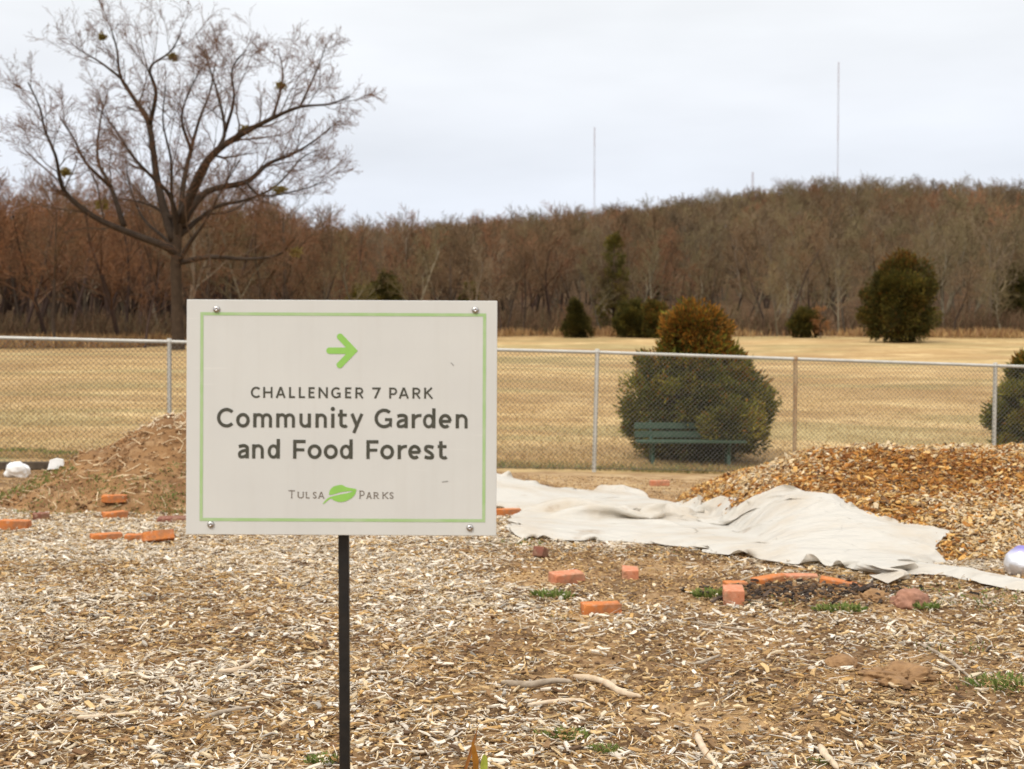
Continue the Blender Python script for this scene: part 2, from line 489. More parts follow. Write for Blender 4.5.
# places with bare soil instead of chips (world plane)
def cover(x, y):
    """0 = bare soil, 1 = thick pale chips"""
    c = 0.30 + 0.70 * sstep(fbm(x / 1.3, y / 1.0, 61, 4), 0.32, 0.52)
    # trodden earth in front of the sheet
    bx = np.exp(-(((x - 0.75) / 1.25) ** 2 + ((y - 8.7) / 1.35) ** 2) ** 2)
    bx = np.maximum(bx, 0.8 * np.exp(-(((x - 2.3) / 1.3) ** 2 + ((y - 7.9) / 0.7) ** 2)))
    bx = np.maximum(bx, 0.55 * np.exp(-(((x - 1.4) / 1.2) ** 2 + ((y - 6.3) / 0.35) ** 2)))
    bx = np.clip(bx * (0.72 + 0.6 * fbm(x * 1.6, y * 1.6, 67)), 0, 0.97)
    bx = np.maximum(bx, np.exp(-(((x + 1.9) / 0.9) ** 2 + ((y - 6.3) / 0.35) ** 2)) * 0.7)
    bx = np.maximum(bx, sstep(y + 0.10 * x, 12.2, 13.6))
    bx = np.maximum(bx, sstep(x - 0.33 * y, 0.2, 1.2) * sstep(y, 6, 7) * 0.3)
    return np.clip(c * (1 - bx), 0.03, 1)

def warm(x, y):        # 0: bleached pale (left), 1: browner (right, far)
    return np.clip(0.24 + 0.26 * x / (0.3 * y) + 3.2 * (fbm(x / 1.5, y / 0.7, 71) - 0.48), 0, 1)

N = 360000
x, y = gset(N, 3.5, 14.5)
keep = (R.random(N) < cover(x, y)) & (mound_h(x, y) < 0.05) & (pile_h(x, y) < 0.08)
x, y = x[keep], y[keep]; n = len(x)
far = np.clip((y - 5) / 8, 0, 1)
kind = R.random(n)
L = R.lognormal(math.log(0.0245), 0.52, n) * (1 + 0.35 * far)
L = np.minimum(L, 0.075)
Wd = np.minimum(L * R.uniform(0.18, 0.5, n), 0.021)
shred = kind < 0.33
L = np.where(shred, R.uniform(0.03, 0.10, n), L); Wd = np.where(shred, R.uniform(0.002, 0.006, n), Wd)
T = np.clip(Wd * R.uniform(0.15, 0.4, n), 0.0015, 0.008)
wv = warm(x, y)
cols = pick_cols({'bleach': 0.64 - 0.52 * wv, 'pale': 0.22 - 0.06 * wv, 'tan': 0.18 + 0.26 * wv, 'brown': 0.13 + 0.30 * wv, 'grey': 0.10}, n)
z = ground_base(x, y) + (fbm(x * 6, y * 6, 31) - 0.5) * 0.03
P = np.stack([x, y, z + R.uniform(0.0, 0.022, n)], 1)
V, Q, C = chips(P, norms(ground_base, x, y), L, Wd, T, cols, tilt=0.24)
prop(mk('wood_chip_mulch', V, Q, M_chip, col=C), kind='stuff')

# fine dark and tan crumbs between the chips and on the bare soil
N = 300000
x, y = gset(N, 3.5, 20.5)
k = (R.random(N) < np.where(y > 13, 0.35, 1.0)) & (y < 20.9 + 0.17 * x); x, y = x[k], y[k]
k = (mound_h(x, y) < 0.02) & (pile_h(x, y) < 0.05)
x, y = x[k], y[k]; n = len(x)
cv_ = cover(x, y); cols = pick_cols({'tan': 0.45, 'brown': 0.38, 'pale': 0.03 + 0.15 * cv_, 'bleach': 0.30 * cv_ * (1 - warm(x, y))}, n)
P = np.stack([x, y, ground_base(x, y) + (fbm(x * 6, y * 6, 31) - 0.5) * 0.03 + R.uniform(-0.002, 0.016, n) * np.clip(0.3 + cv_, 0, 1)], 1)
L = R.uniform(0.007, 0.026, n)
V, Q, C = chips(P, norms(ground_base, x, y), L, L * R.uniform(0.15, 0.7, n), L * 0.2, cols)
prop(mk('soil_crumbs', V, Q, M_chip, col=C), kind='stuff')

# ------------------------------------------------------------------ heaps
def heap(name, fn, x0, x1, y0, y1, step, mat, amp, freq):
    gx = np.arange(x0, x1 + step, step); gy = np.arange(y0, y1 + step, step)
    X, Y = np.meshgrid(gx, gy); H = fn(X, Y)
    Z = ground_base(X, Y) + H + (fbm(X * freq, Y * freq, 81) - 0.5) * amp * np.clip(H * 8, 0, 1) - 0.035 * (H <= 0.001)
    V = np.stack([X, Y, Z], -1).reshape(-1, 3); w = len(gx)
    I = (np.arange(len(gy) - 1)[:, None] * w + np.arange(w - 1)[None]).reshape(-1)
    Q = np.stack([I, I + 1, I + w + 1, I + w], 1)
    hv = H.reshape(-1); Q = Q[(hv[Q] > 0.0).any(1)]
    used = np.unique(Q); re = np.full(len(V), -1); re[used] = np.arange(len(used))
    c = np.array(((x0 + x1) / 2, (y0 + y1) / 2, 0)); c[2] = float(ground_base(c[0], c[1]))
    o = mk(name, V[used] - c, re[Q], mat, smooth=True); o.location = c
    return o, c

m_dirt, nt, b = nodes_of('mound_dirt')
c = mix_rgb(nt, (0.30, 0.165, 0.07), (0.19, 0.10, 0.045), noise(nt, 2.2, 7))
c = mix_rgb(nt, c, (0.42, 0.27, 0.14), noise(nt, 7, 7, 0.52, 0.72))
c = mix_rgb(nt, c, (0.09, 0.05, 0.025), noise(nt, 16, 6, 0.58, 0.75))
nt.links.new(c, b.inputs['Base Color']); b.inputs['Roughness'].default_value = 0.95; b.inputs['Specular IOR Level'].default_value = 0.1
bump(nt, b, noise(nt, 14, 7, 0, 1), 0.9, 0.06)
mound, mc = heap('dirt_mound', mound_h, -5.4, -1.1, 12.8, 17.2, 0.04, m_dirt, 0.09, 6)
prop(mound, 'heap of loose brown dirt with straw on top, behind the sign board', 'dirt mound')
N = 8000
x = R.uniform(-5.3, -1.2, N); y = R.uniform(12.8, 17, N); h = mound_h(x, y)
k = h > 0.015; x, y, h = x[k], y[k], h[k]; n = len(x)
clod = R.random(n) < 0.86
cols = np.where(clod[:, None], np.array([[0.25, 0.135, 0.06]]) * R.uniform(0.45, 1.4, (n, 1)), np.array([[0.58, 0.44, 0.27]]) * R.uniform(0.7, 1.1, (n, 1)))
L = np.where(clod, R.lognormal(math.log(0.015), 0.5, n), R.uniform(0.05, 0.2, n)); W = np.where(clod, L * R.uniform(0.6, 1, n), 0.008)
crest = (h > 0.72) & (R.random(n) < 0.5)
cols[crest] = np.array([0.62, 0.50, 0.34])
P = np.stack([x, y, ground_base(x, y) + h + R.uniform(0, 0.03, n)], 1) - mc
V, Q, C = chips(P, norms(lambda a, b_: ground_base(a, b_) + mound_h(a, b_), x, y), L, W, np.where(clod, L * 0.5, 0.005), cols, tilt=0.5)
prop(mk('clods', V, Q, M_soilclod, mound, col=C), kind='stuff')

m_pile, nt, b = nodes_of('mulch_bed')
c = mix_rgb(nt, (0.26, 0.11, 0.03), (0.42, 0.22, 0.07), noise(nt, 3, 6))
c = mix_rgb(nt, c, (0.10, 0.045, 0.015), noise(nt, 25, 6, 0.5, 0.7))
nt.links.new(c, b.inputs['Base Color']); b.inputs['Roughness'].default_value = 0.95
bump(nt, b, noise(nt, 30, 6, 0, 1), 0.9, 0.05)
pile, pc = heap('mulch_pile', pile_h, 1.2, 8.5, 9.1, 16.5, 0.05, m_pile, 0.05, 7)
prop(pile, 'heap of fresh golden brown wood mulch, paler on its top, beside the white sheet', 'mulch pile')
N = 160000
x = R.uniform(1.25, 8.2, N); y = R.uniform(9.2, 15.5, N); h = pile_h(x, y)
k = h > 0.012; x, y, h = x[k], y[k], h[k]; n = len(x)
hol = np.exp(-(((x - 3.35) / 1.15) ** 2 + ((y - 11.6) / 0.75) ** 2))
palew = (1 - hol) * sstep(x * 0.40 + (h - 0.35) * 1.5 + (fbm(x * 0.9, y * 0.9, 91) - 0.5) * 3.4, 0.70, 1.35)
cols = pick_cols({'gold': 0.75 - 0.52 * palew, 'pale': 0.10 + 0.55 * palew, 'tan': 0.10 + 0.10 * palew, 'brown': 0.20 - 0.04 * palew + 0.3 * hol, 'hollow_shade': 1.8 * hol}, n)  # shade of the pile's hollow painted in with darker chip colours
L = np.minimum(R.lognormal(math.log(0.029), 0.45, n), 0.09); W = L * R.uniform(0.2, 0.6, n)
P = np.stack([x, y, ground_base(x, y) + h + R.uniform(0, 0.03, n)], 1) - pc
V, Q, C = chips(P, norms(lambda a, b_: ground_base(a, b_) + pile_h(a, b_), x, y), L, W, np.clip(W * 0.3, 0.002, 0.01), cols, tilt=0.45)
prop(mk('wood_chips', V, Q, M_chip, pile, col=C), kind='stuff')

# ------------------------------------------------------------------ white sheet
m_sheet, nt, b = nodes_of('row_cover')
c = mix_rgb(nt, (0.74, 0.70, 0.625), (0.68, 0.59, 0.465), noise(nt, 1.6, 6, 0.45, 0.72))
c = mix_rgb(nt, c, (0.45, 0.32, 0.19), noise(nt, 2.6, 6, 0.62, 0.80))
nt.links.new(c, b.inputs['Base Color']); b.inputs['Roughness'].default_value = 0.55; b.inputs['Specular IOR Level'].default_value = 0.3
tr = nt.nodes.new('ShaderNodeBsdfTranslucent'); nt.links.new(c, tr.inputs['Color'])
ms = nt.nodes.new('ShaderNodeMixShader'); ms.inputs[0].default_value = 0.45
out = [q for q in nt.nodes if q.type == 'OUTPUT_MATERIAL'][0]
nt.links.new(b.outputs[0], ms.inputs[1]); nt.links.new(tr.outputs[0], ms.inputs[2]); nt.links.new(ms.outputs[0], out.inputs['Surface'])
mpv = nt.nodes.new('ShaderNodeMapping'); mpv.inputs['Scale'].default_value = (2.2, 4.6, 3.0); mpv.inputs['Rotation'].default_value = (0, 0, 0.45)
nt.links.new(nt.nodes['tc'].outputs['Object'], mpv.inputs[0])
vor = nt.nodes.new('ShaderNodeTexVoronoi'); vor.inputs['Scale'].default_value = 1.5; vor.inputs['Detail'].default_value = 2.0; vor.inputs['Randomness'].default_value = 1.0
nt.links.new(mpv.outputs[0], vor.inputs['Vector'])
bump(nt, b, vor.outputs['Distance'], 0.55, 0.05)

_hx = np.arange(-3, 9, 0.04); _hy = np.arange(7, 22, 0.04)
_HG = surf(*np.meshgrid(_hx, _hy))
def hlook(x, y):
    fx = np.clip((x + 3) / 0.04, 0, len(_hx) - 2.001); fy_ = np.clip((y - 7) / 0.04, 0, len(_hy) - 2.001)
    ix, iy = fx.astype(int), fy_.astype(int); u, v = fx - ix, fy_ - iy
    return (_HG[iy, ix] * (1 - u) + _HG[iy, ix + 1] * u) * (1 - v) + (_HG[iy + 1, ix] * (1 - u) + _HG[iy + 1, ix + 1] * u) * v

def sheet_part(cols_, nu, nv, lift, slack_u, slack_v, seed, billow=0.0, steps=320):
    """a piece of cloth with slack, let fall over the ground and the pile until it lies in folds"""
    T = np.array([hit(a, b_, lambda X_, Y_: surf(X_, Y_) + lift * 0.6 + 0.04)[:2] for a, b_, _, _ in cols_]); B = np.array([hit(c_, d_)[:2] for _, _, c_, d_ in cols_])
    q = np.linspace(0, len(cols_) - 1, nu); k = np.arange(len(cols_))
    t = np.stack([np.interp(q, k, T[:, i]) for i in (0, 1)], 1); bt = np.stack([np.interp(q, k, B[:, i]) for i in (0, 1)], 1)
    for _ in range(3):
        t[1:-1] = (t[:-2] + 2 * t[1:-1] + t[2:]) / 4; bt[1:-1] = (bt[:-2] + 2 * bt[1:-1] + bt[2:]) / 4
    v = np.linspace(0, 1, nv)[None, :, None]
    XY = bt[:, None] * (1 - v) + t[:, None] * v
    U = np.broadcast_to(np.linspace(0, 1, nu)[:, None], (nu, nv)); Vv = np.broadcast_to(np.linspace(0, 1, nv)[None], (nu, nv))
    XY[:, :, 1] += (fbm(U * nu / 14, Vv * 0, seed, 2) - 0.5) * 0.14 * (1 - Vv) ** 2
    G0 = hlook(XY[..., 0], XY[..., 1])
    ed = np.minimum(np.minimum(Vv, 1 - Vv) * nv / 9, np.minimum(U, 1 - U) * nu / 9).clip(0, 1); lift = lift * (0.35 + 0.65 * ed)
    P = np.concatenate([XY, (G0 + lift)[..., None]], 2)
    hump = billow * np.sin(math.pi * np.clip(Vv, 0, 1)) ** 1.5 * sstep(U, 0.1, 0.6)
    P[..., 2] += (0.34 if billow > 0.1 else 0.12) * fbm(XY[..., 0] * 0.8 + 0.5 * XY[..., 1], XY[..., 1] * 2.6 - 0.8 * XY[..., 0], seed + 3, 3) * np.sin(math.pi * Vv) ** 0.5 + hump
    D0 = P.copy(); D0[..., 2] = G0
    def rest(a, b_, f): return np.linalg.norm(a - b_, axis=-1) * f
    su = 1 + slack_u * (0.4 + 1.2 * fbm(U * 5, Vv * 3, seed + 5, 2)); sv = 1 + slack_v * (0.4 + 1.2 * fbm(U * 4, Vv * 3, seed + 6, 2))
    cons = []
    for (du, dv, w) in ((1, 0, 1.0), (0, 1, 1.0), (1, 1, 0.45), (1, -1, 0.45), (3, 0, 0.20), (0, 3, 0.20), (6, 0, 0.30), (0, 5, 0.14)):
        f = su if dv == 0 else (sv if du == 0 else (su + sv) / 2)
        for par in ((0, 1) if max(du, abs(dv)) == 1 else (0,)):
            a0 = slice(par, nu - du, 2) if du == 1 else slice(0, nu - du)
            a1 = slice(par + du, nu, 2) if du == 1 else slice(du, nu)
            if du == 1 and len(range(*a0.indices(nu))) != len(range(*a1.indices(nu))): a1 = slice(par + du, par + du + 2 * len(range(*a0.indices(nu))), 2)
            if dv == 0: b0 = b1 = slice(0, nv)
            elif dv == 1 and du == 0: b0 = slice(par, nv - 1, 2); b1 = slice(par + 1, par + 1 + 2 * len(range(*b0.indices(nv))), 2)
            elif dv == 1: b0 = slice(0, nv - 1); b1 = slice(1, nv)
            elif dv == -1: b0 = slice(1, nv); b1 = slice(0, nv - 1)
            else: b0 = slice(0, nv - dv); b1 = slice(dv, nv)
            if du == 0: a0 = a1 = slice(0, nu)
            cons.append((a0, b0, a1, b1, rest(D0[a0, b0], D0[a1, b1], f[a0, b0]), w if max(du, abs(dv)) == 1 else w))
    pin = np.zeros((nu, nv), bool); pin[::21, 0] = pin[::19, -1] = True; pin[0, ::9] = pin[-1, ::9] = True
    pxy = P[..., :2].copy(); prev = P.copy()
    for it in range(steps):
        vel = (P - prev) * 0.90; prev = P.copy(); P = P + vel; P[..., 2] -= 0.0013
        for rep in range(2):
            for a0, b0, a1, b1, L0, w in cons:
                d = P[a1, b1] - P[a0, b0]; l = np.linalg.norm(d, axis=-1); c_ = (d * (0.5 * w * (l - L0) / (l + 1e-9))[..., None])
                if w < 0.42: c_ = np.where((l < L0)[..., None], c_, c_ * 0.3) * 0.7
                P[a0, b0] += c_; P[a1, b1] -= c_
            P[..., :2][pin] = pxy[pin]
            g_ = hlook(P[..., 0], P[..., 1]) + lift
            low = P[..., 2] < g_
            P[..., 2] = np.where(low, g_, P[..., 2]); prev[..., :2] = np.where(low[..., None], prev[..., :2] * 0.5 + P[..., :2] * 0.5, prev[..., :2])
            P[..., 2] = np.minimum(P[..., 2], g_ + (0.26 if billow > 0.1 else 0.085))
    for _ in range(0):
        P[1:-1, 1:-1] = 0.5 * P[1:-1, 1:-1] + 0.125 * (P[:-2, 1:-1] + P[2:, 1:-1] + P[1:-1, :-2] + P[1:-1, 2:])
    Vt = P.reshape(-1, 3)
    I = (np.arange(nu - 1)[:, None] * nv + np.arange(nv - 1)[None]).reshape(-1)
    Q = np.stack([I, I + nv, I + nv + 1, I + 1], 1)
    return Vt, Q
A = [(508, 524, 512, 536), (530, 508, 522, 540), (575, 505, 565, 541), (640, 506, 620, 543), (690, 502, 665, 548), (722, 496, 700, 553), (748, 489, 735, 558),
     (800, 487, 780, 565), (832, 490, 820, 567), (848, 502, 845, 571), (880, 512, 866, 579), (915, 519, 882, 585), (948, 524, 898, 583)]
S1 = [(893, 560, 880, 574), (925, 557, 910, 577), (955, 560, 945, 578), (990, 567, 980, 586), (1024, 574, 1024, 596), (1075, 586, 1075, 612)]
Bk = [(470, 470, 470, 512), (497, 471, 500, 510), (520, 477, 540, 512), (560, 486, 590, 515), (620, 488, 650, 515), (692, 492, 700, 510)]
mb = MB()
for cols_, nu, nv, lift, s_u, s_v, sd, bu in ((Bk, 120, 64, 0.05, 0.06, 0.18, 201, 0.0), (A, 200, 88, 0.075, 0.06, 0.25, 211, 0.22), (S1, 76, 28, 0.055, 0.05, 0.12, 221, 0.03)):
    Vt, Q = sheet_part(cols_, nu, nv, lift, s_u, s_v, sd, bu)
    mb.add(Vt, [list(q) for q in Q])
sheet = mb.build('plastic_sheet', m_sheet, smooth=True)
sol = sheet.modifiers.new('thickness', 'SOLIDIFY'); sol.thickness = 0.0008; sub_ = sheet.modifiers.new('smooth', 'SUBSURF'); sub_.levels = 1; sub_.render_levels = 1
prop(sheet, 'crumpled translucent white sheet spread over the dirt and the foot of the mulch pile', 'plastic sheet')

# ------------------------------------------------------------------ the sign
s = 0.61 / 311.0
SGY = 2.79
sign = empty('park_sign', (0, 0, 0))
ctr = at(341.6, 417.7, SGY)
UX, UY = 341.6, 417.7
foot = (at(343.2, 600, SGY + 0.02)[0], SGY + 0.02, float(ground_base(at(343.2, 600, SGY)[0], SGY)))
sign.location = foot
prop(sign, 'off-white community garden sign board with green border on a black metal post', 'sign')
m_panel, nt, b = nodes_of('sign_panel')
c = mix_rgb(nt, (0.575, 0.565, 0.52), (0.545, 0.535, 0.495), noise(nt, 5, 5))
c = mix_rgb(nt, c, (0.45, 0.42, 0.36), noise(nt, 38, 4, 0.70, 0.86, tohi=0.5))
mpp = nt.nodes.new('ShaderNodeMapping'); mpp.inputs['Scale'].default_value = (3, 1, 60); mpp.inputs['Rotation'].default_value = (0, 0.25, 0)
nt.links.new(nt.nodes['tc'].outputs['Object'], mpp.inputs[0])
c = mix_rgb(nt, c, (0.64, 0.625, 0.57), noise(nt, 2.2, 3, 0.66, 0.76, mpp.outputs[0], tohi=0.6))
mp2 = nt.nodes.new('ShaderNodeMapping'); mp2.inputs['Scale'].default_value = (45, 1, 2.2)
nt.links.new(nt.nodes['tc'].outputs['Object'], mp2.inputs[0])
c = mix_rgb(nt, c, (0.47, 0.44, 0.38), noise(nt, 1.0, 5, 0.5, 0.8, mp2.outputs[0], tohi=0.16))
nt.links.new(c, b.inputs['Base Color']); b.inputs['Roughness'].default_value = 0.42; b.inputs['Specular IOR Level'].default_value = 0.35
board = empty('board', (0, 0, 0)); board.parent = sign
board.location = Vector(ctr) - Vector(foot)
board.rotation_euler = (-PITCH * 0.9, rad(0.27), 0)
def L2(px, py, lift=0.0): return ((px - UX) * s, -lift, -(py - UY) * s)
pb = MB().box((0, 0.002, 0), (311 * s, 0.004, 235.5 * s), bev=0.0008)
bpy.data.objects.remove(board)
panel = pb.build('panel', m_panel, sign)
panel.location = Vector(ctr) - Vector(foot); panel.rotation_euler = (-PITCH * 0.9, rad(0.27), 0)
m_green, nt, b = nodes_of('sign_green')
c = mix_rgb(nt, (0.26, 0.50, 0.09), (0.23, 0.46, 0.08), noise(nt, 30, 4))
nt.links.new(c, b.inputs['Base Color']); b.inputs['Roughness'].default_value = 0.45
m_green2, nt, b = nodes_of('border_green')
c = mix_rgb(nt, (0.31, 0.46, 0.19), (0.40, 0.49, 0.29), noise(nt, 22, 5, 0.4, 0.75))
nt.links.new(c, b.inputs['Base Color']); b.inputs['Roughness'].default_value = 0.5
m_ink, nt, b = nodes_of('sign_ink')
c = mix_rgb(nt, (0.042, 0.040, 0.024), (0.060, 0.056, 0.038), noise(nt, 60, 3))
nt.links.new(c, b.inputs['Base Color']); b.inputs['Roughness'].default_value = 0.5
m_ink2 = simple('logo_ink', (0.16, 0.13, 0.10), rough=0.5)

def ribbon(pts, t):
    """flat stroke with mitred joins and square ends, in sign pixels (y up)"""
    p = np.asarray(pts, float)
    p = p[np.concatenate([[True], np.linalg.norm(np.diff(p, axis=0), axis=1) > 1e-4])]
    closed = np.allclose(p[0], p[-1]) and len(p) > 3
    if closed: p = p[:-1]
    d = np.roll(p, -1, 0) - p
    if not closed: d[-1] = d[-2]
    d /= np.linalg.norm(d, axis=1, keepdims=True) + 1e-12
    dp = np.roll(d, 1, 0)
    if not closed: dp[0] = d[0]
    nn = np.stack([-d[:, 1], d[:, 0]], 1); npv = np.stack([-dp[:, 1], dp[:, 0]], 1)
    mm = nn + npv; mm /= np.linalg.norm(mm, axis=1, keepdims=True) + 1e-12
    k = np.clip(1 / np.maximum((mm * nn).sum(1), 0.4), 1, 2.2) * t / 2
    A_, B_ = p + mm * k[:, None], p - mm * k[:, None]
    n_ = len(p); V = np.concatenate([A_, B_])
    Fs = [(i + n_, (i + 1) % n_ + n_, (i + 1) % n_, i) for i in range(n_ if closed else n_ - 1)]
    return V, Fs
def arc(cx, cy, rx, ry, a0, a1, n=28):
    a = np.radians(np.linspace(a0, a1, n)); return [(cx + rx * math.cos(v), cy + ry * math.sin(v)) for v in a]
def spline(pts, n=9):
    p = np.asarray(pts, float); p = np.vstack([2 * p[0] - p[1], p, 2 * p[-1] - p[-2]]); o = []
    for i in range(1, len(p) - 2):
        for u in np.linspace(0, 1, n, endpoint=False):
            a, b_, c_, d_ = p[i - 1], p[i], p[i + 1], p[i + 2]
            o.append(0.5 * (2 * b_ + (c_ - a) * u + (2 * a - 5 * b_ + 4 * c_ - d_) * u ** 2 + (3 * b_ - a - 3 * c_ + d_) * u ** 3))
    o.append(p[-2]); return o
def glyph(ch, w, h, x, t):
    """centre lines of one letter: w ink width, h capital height, x small-letter height, t stroke"""
    l, r, bo, to = t / 2, w - t / 2, t / 2, h - t / 2
    if ch == 'C':
        rx = (w - t * 0.3 - l) / 1.72; return [arc(l + rx, h / 2, rx, h / 2 - t * 0.42, 44, 316)]
    if ch == 'G':
        rx = (r - l) / 1.78; cx = l + rx
        return [arc(cx, h / 2, rx, h / 2 - t * 0.42, 46, 318) + [(r, h * 0.2), (r, h * 0.44)], [(cx + 0.1 * rx, h * 0.44), (r + t / 2, h * 0.44)]]
    if ch == 'H': return [[(l, 0), (l, h)], [(r, 0), (r, h)], [(l, h * 0.51), (r, h * 0.51)]]
    if ch == 'A': return [[(t * 0.45, 0), (w / 2 - t * 0.05, h)], [(w - t * 0.45, 0), (w / 2 + t * 0.05, h)], [(w * 0.2, h * 0.31), (w * 0.8, h * 0.31)]]
    if ch == 'L': return [[(l, h), (l, bo), (w, bo)]]
    if ch == 'E': return [[(w, to), (l, to), (l, bo), (w, bo)], [(l, h * 0.51), (w * 0.9, h * 0.51)]]
    if ch == 'F': return [[(w, to), (l, to), (l, 0)], [(l, h * 0.47), (w * 0.9, h * 0.47)]]
    if ch == 'N': return [[(l, 0), (l, h)], [(r, 0), (r, h)], [(l, h - t * 0.3), (r, t * 0.3)]]
    if ch in 'PR':
        mid = h * (0.40 if ch == 'P' else 0.46); ry = (to - mid) / 2; bx = w if ch == 'P' else w * 0.93
        rx = min(ry * 1.0, bx * 0.5); cx = bx - t / 2 - rx
        S = [[(l, 0), (l, h)], [(l, to)] + arc(cx, mid + ry, rx, ry, 90, -90) + [(l, mid)]]
        if ch == 'R': S.append([(w * 0.45, mid), (w - t * 0.55, 0)])
        return S
    if ch == 'K': return [[(l, 0), (l, h)], [(l, h * 0.46), (l + t * 0.6, h * 0.5), (w - t * 0.8, h)], [(w * 0.32, h * 0.56), (w - t * 0.55, 0)]]
    if ch == '7': return [[(0, to), (r + t * 0.2, to), (w * 0.35, 0)]]
    if ch == 'T': return [[(0, to), (w, to)], [(w / 2, 0), (w / 2, h)]]
    if ch == 'U': return [[(l, h), (l, h * 0.35)] + arc(w / 2, h * 0.35, w / 2 - l, h * 0.35 - bo, 180, 360) + [(r, h)]]
    if ch in 'Ss':
        q = h if ch == 'S' else x
        return [spline([(w * 0.94, q * 0.82), (w * 0.62, q - t * 0.45), (w * 0.22, q * 0.9 - t * 0.1), (w * 0.16, q * 0.66), (w * 0.5, q * 0.5), (w - t * 0.6, q * 0.33),
                        (w * 0.8, q * 0.1 + t * 0.1), (w * 0.42, t * 0.45), (w * 0.04, q * 0.17)])]
    if ch == 'o': return [arc(w / 2, x / 2, w / 2 - l, x / 2 - t * 0.42, 0, 360, 40)]
    if ch in 'nm':
        k = 1 if ch == 'n' else 2; S = [[(l, 0), (l, x)]]; stp = (r - l) / k
        for j in range(k):
            a = l + j * stp; ry = min(stp / 2 * 1.05, x * 0.5)
            S.append(arc(a + stp / 2, x - t * 0.42 - ry, stp / 2, ry, 165, 0, 22) + [(a + stp, 0)])
        return S
    if ch == 'u': 
        ry = (r - l) / 2 * 1.05
        return [[(r, 0), (r, x)], [(l, x)] + arc((l + r) / 2, t * 0.42 + ry, (r - l) / 2, ry, 180, 345, 22)]
    if ch == 'i': return [[(w / 2, 0), (w / 2, x)], arc(w / 2, h * 1.0 - t * 0.1, t * 0.3, t * 0.3, 0, 360, 14)]
    if ch == 't': return [[(w * 0.36, x * 1.28), (w * 0.36, x * 0.28)] + arc(w * 0.36 + x * 0.26, x * 0.28, x * 0.26, x * 0.28 - t * 0.42, 180, 285, 12) + [(w, t * 0.75)], [(0, x - t * 0.42), (w, x - t * 0.42)]]
    if ch == 'y': return [[(t * 0.5, x), (w * 0.53, x * 0.06)], [(w - t * 0.5, x), (w * 0.27, -x * 0.36)]]
    if ch == 'r': return [[(l, 0), (l, x)], arc(w - t * 0.1, x - t * 0.42 - x * 0.42, w - t * 0.6, x * 0.42, 168, 78, 14)]
    if ch == 'd': return [[(r, 0), (r, h * 1.04)], arc((w - t * 0.2) / 2, x / 2, (w - t * 0.2) / 2 - l, x / 2 - t * 0.42, 0, 360, 40)]
    if ch == 'e': return [arc(w / 2, x / 2, w / 2 - l, x / 2 - t * 0.42, 0, 312, 36), [(l, x * 0.49), (w - t * 0.3, x * 0.49)]]
    if ch == 'a': return [spline([(w * 0.08, x * 0.83), (w * 0.32, x - t * 0.5), (w * 0.6, x - t * 0.45), (r - t * 0.1, x * 0.8), (r, x * 0.6)]) + [(r, 0)],
                          spline([(r, x * 0.57), (w * 0.5, x * 0.54), (w * 0.2, x * 0.42), (l, x * 0.25), (w * 0.24, t * 0.5), (w * 0.55, t * 0.55), (r, x * 0.27)])]
    return []
def lettering(items, *a, **k):
    word = [items[0]]
    for q in items[1:] + [None]:
        if q is None or q[1] - word[-1][2] > (5.2 if a[1] < 7 else 7.4):
            lettering_word(word, *a, **k); word = []
        if q: word.append(q)
def lettering_word(items, base, h, x, t, mat, slope=0.0042, serif=False):
    mb = MB(); k = 0
    for ch, x0, x1, *hh in items:
        H = hh[0] if hh else h
        G = glyph(ch, x1 - x0, H, x, t)
        if serif:
            extra = []
            for st in G:
                for e in (st[0], st[-1]):
                    if min(abs(e[1]), abs(e[1] - H)) < 0.3: extra.append([(e[0] - 0.9, abs(e[1] - 0.2)), (e[0] + 0.9, abs(e[1] - 0.2))])
            G = G + [[(a[0], a[1]), (b_[0], b_[1])] for a, b_ in extra]
        for i, st in enumerate(G):
            V2, Fs = ribbon(st, (t * 0.92 if i else t) if not (serif and i >= len(glyph(ch, x1 - x0, H, x, t))) else t * 0.55)
            if len(st) > 10 and ch == 'i': V2, Fs = ribbon(st, t * 0.7)
            k += 1
            lift = 0.0006 + 0.00001 * (k % 7)
            V3 = [L2(x0 + a, base - b_, lift) for a, b_ in V2]
            mb.add(V3, Fs)
    o = mb.build('lettering', mat, panel); return o
lettering([('C', 250.6, 259.9), ('H', 263, 272.4), ('A', 275.6, 285.5), ('L', 288.9, 295), ('L', 298.7, 304.9), ('E', 308.4, 314.6), ('N', 318.4, 327.8), ('G', 331, 340.6), ('E', 345, 351.2), ('R', 355.3, 363.8),
           ('7', 372.2, 380.1), ('P', 389.2, 397.2), ('A', 398.8, 408.9), ('R', 412.5, 421), ('K', 424.2, 433.5)], 398.2, 11.0, 8, 1.95, m_ink)
lettering([('C', 216.8, 233.2), ('o', 236, 249.7), ('m', 253.1, 272.1), ('m', 276.1, 295.1), ('u', 299.3, 311), ('n', 315.4, 327), ('i', 331, 334.7), ('t', 337.9, 346.8), ('y', 350.3, 363.6),
           ('G', 374.6, 392.2), ('a', 396.6, 408), ('r', 411.8, 420.6), ('d', 423, 435.7), ('e', 439, 451.9), ('n', 455.9, 468)], 427.8, 19.2, 14.2, 3.35, m_ink)
lettering([('a', 237.9, 249), ('n', 252.1, 264), ('d', 267.6, 280), ('F', 293.2, 305.7), ('o', 307.7, 321.8), ('o', 323.9, 338), ('d', 339.9, 352.9), ('F', 366.6, 378.7), ('o', 380.5, 394.4), ('r', 397.9, 406.2),
           ('e', 408.5, 421.4), ('s', 424.6, 434.4), ('t', 438, 446.9)], 458.9, 18.9, 14.2, 3.35, m_ink)
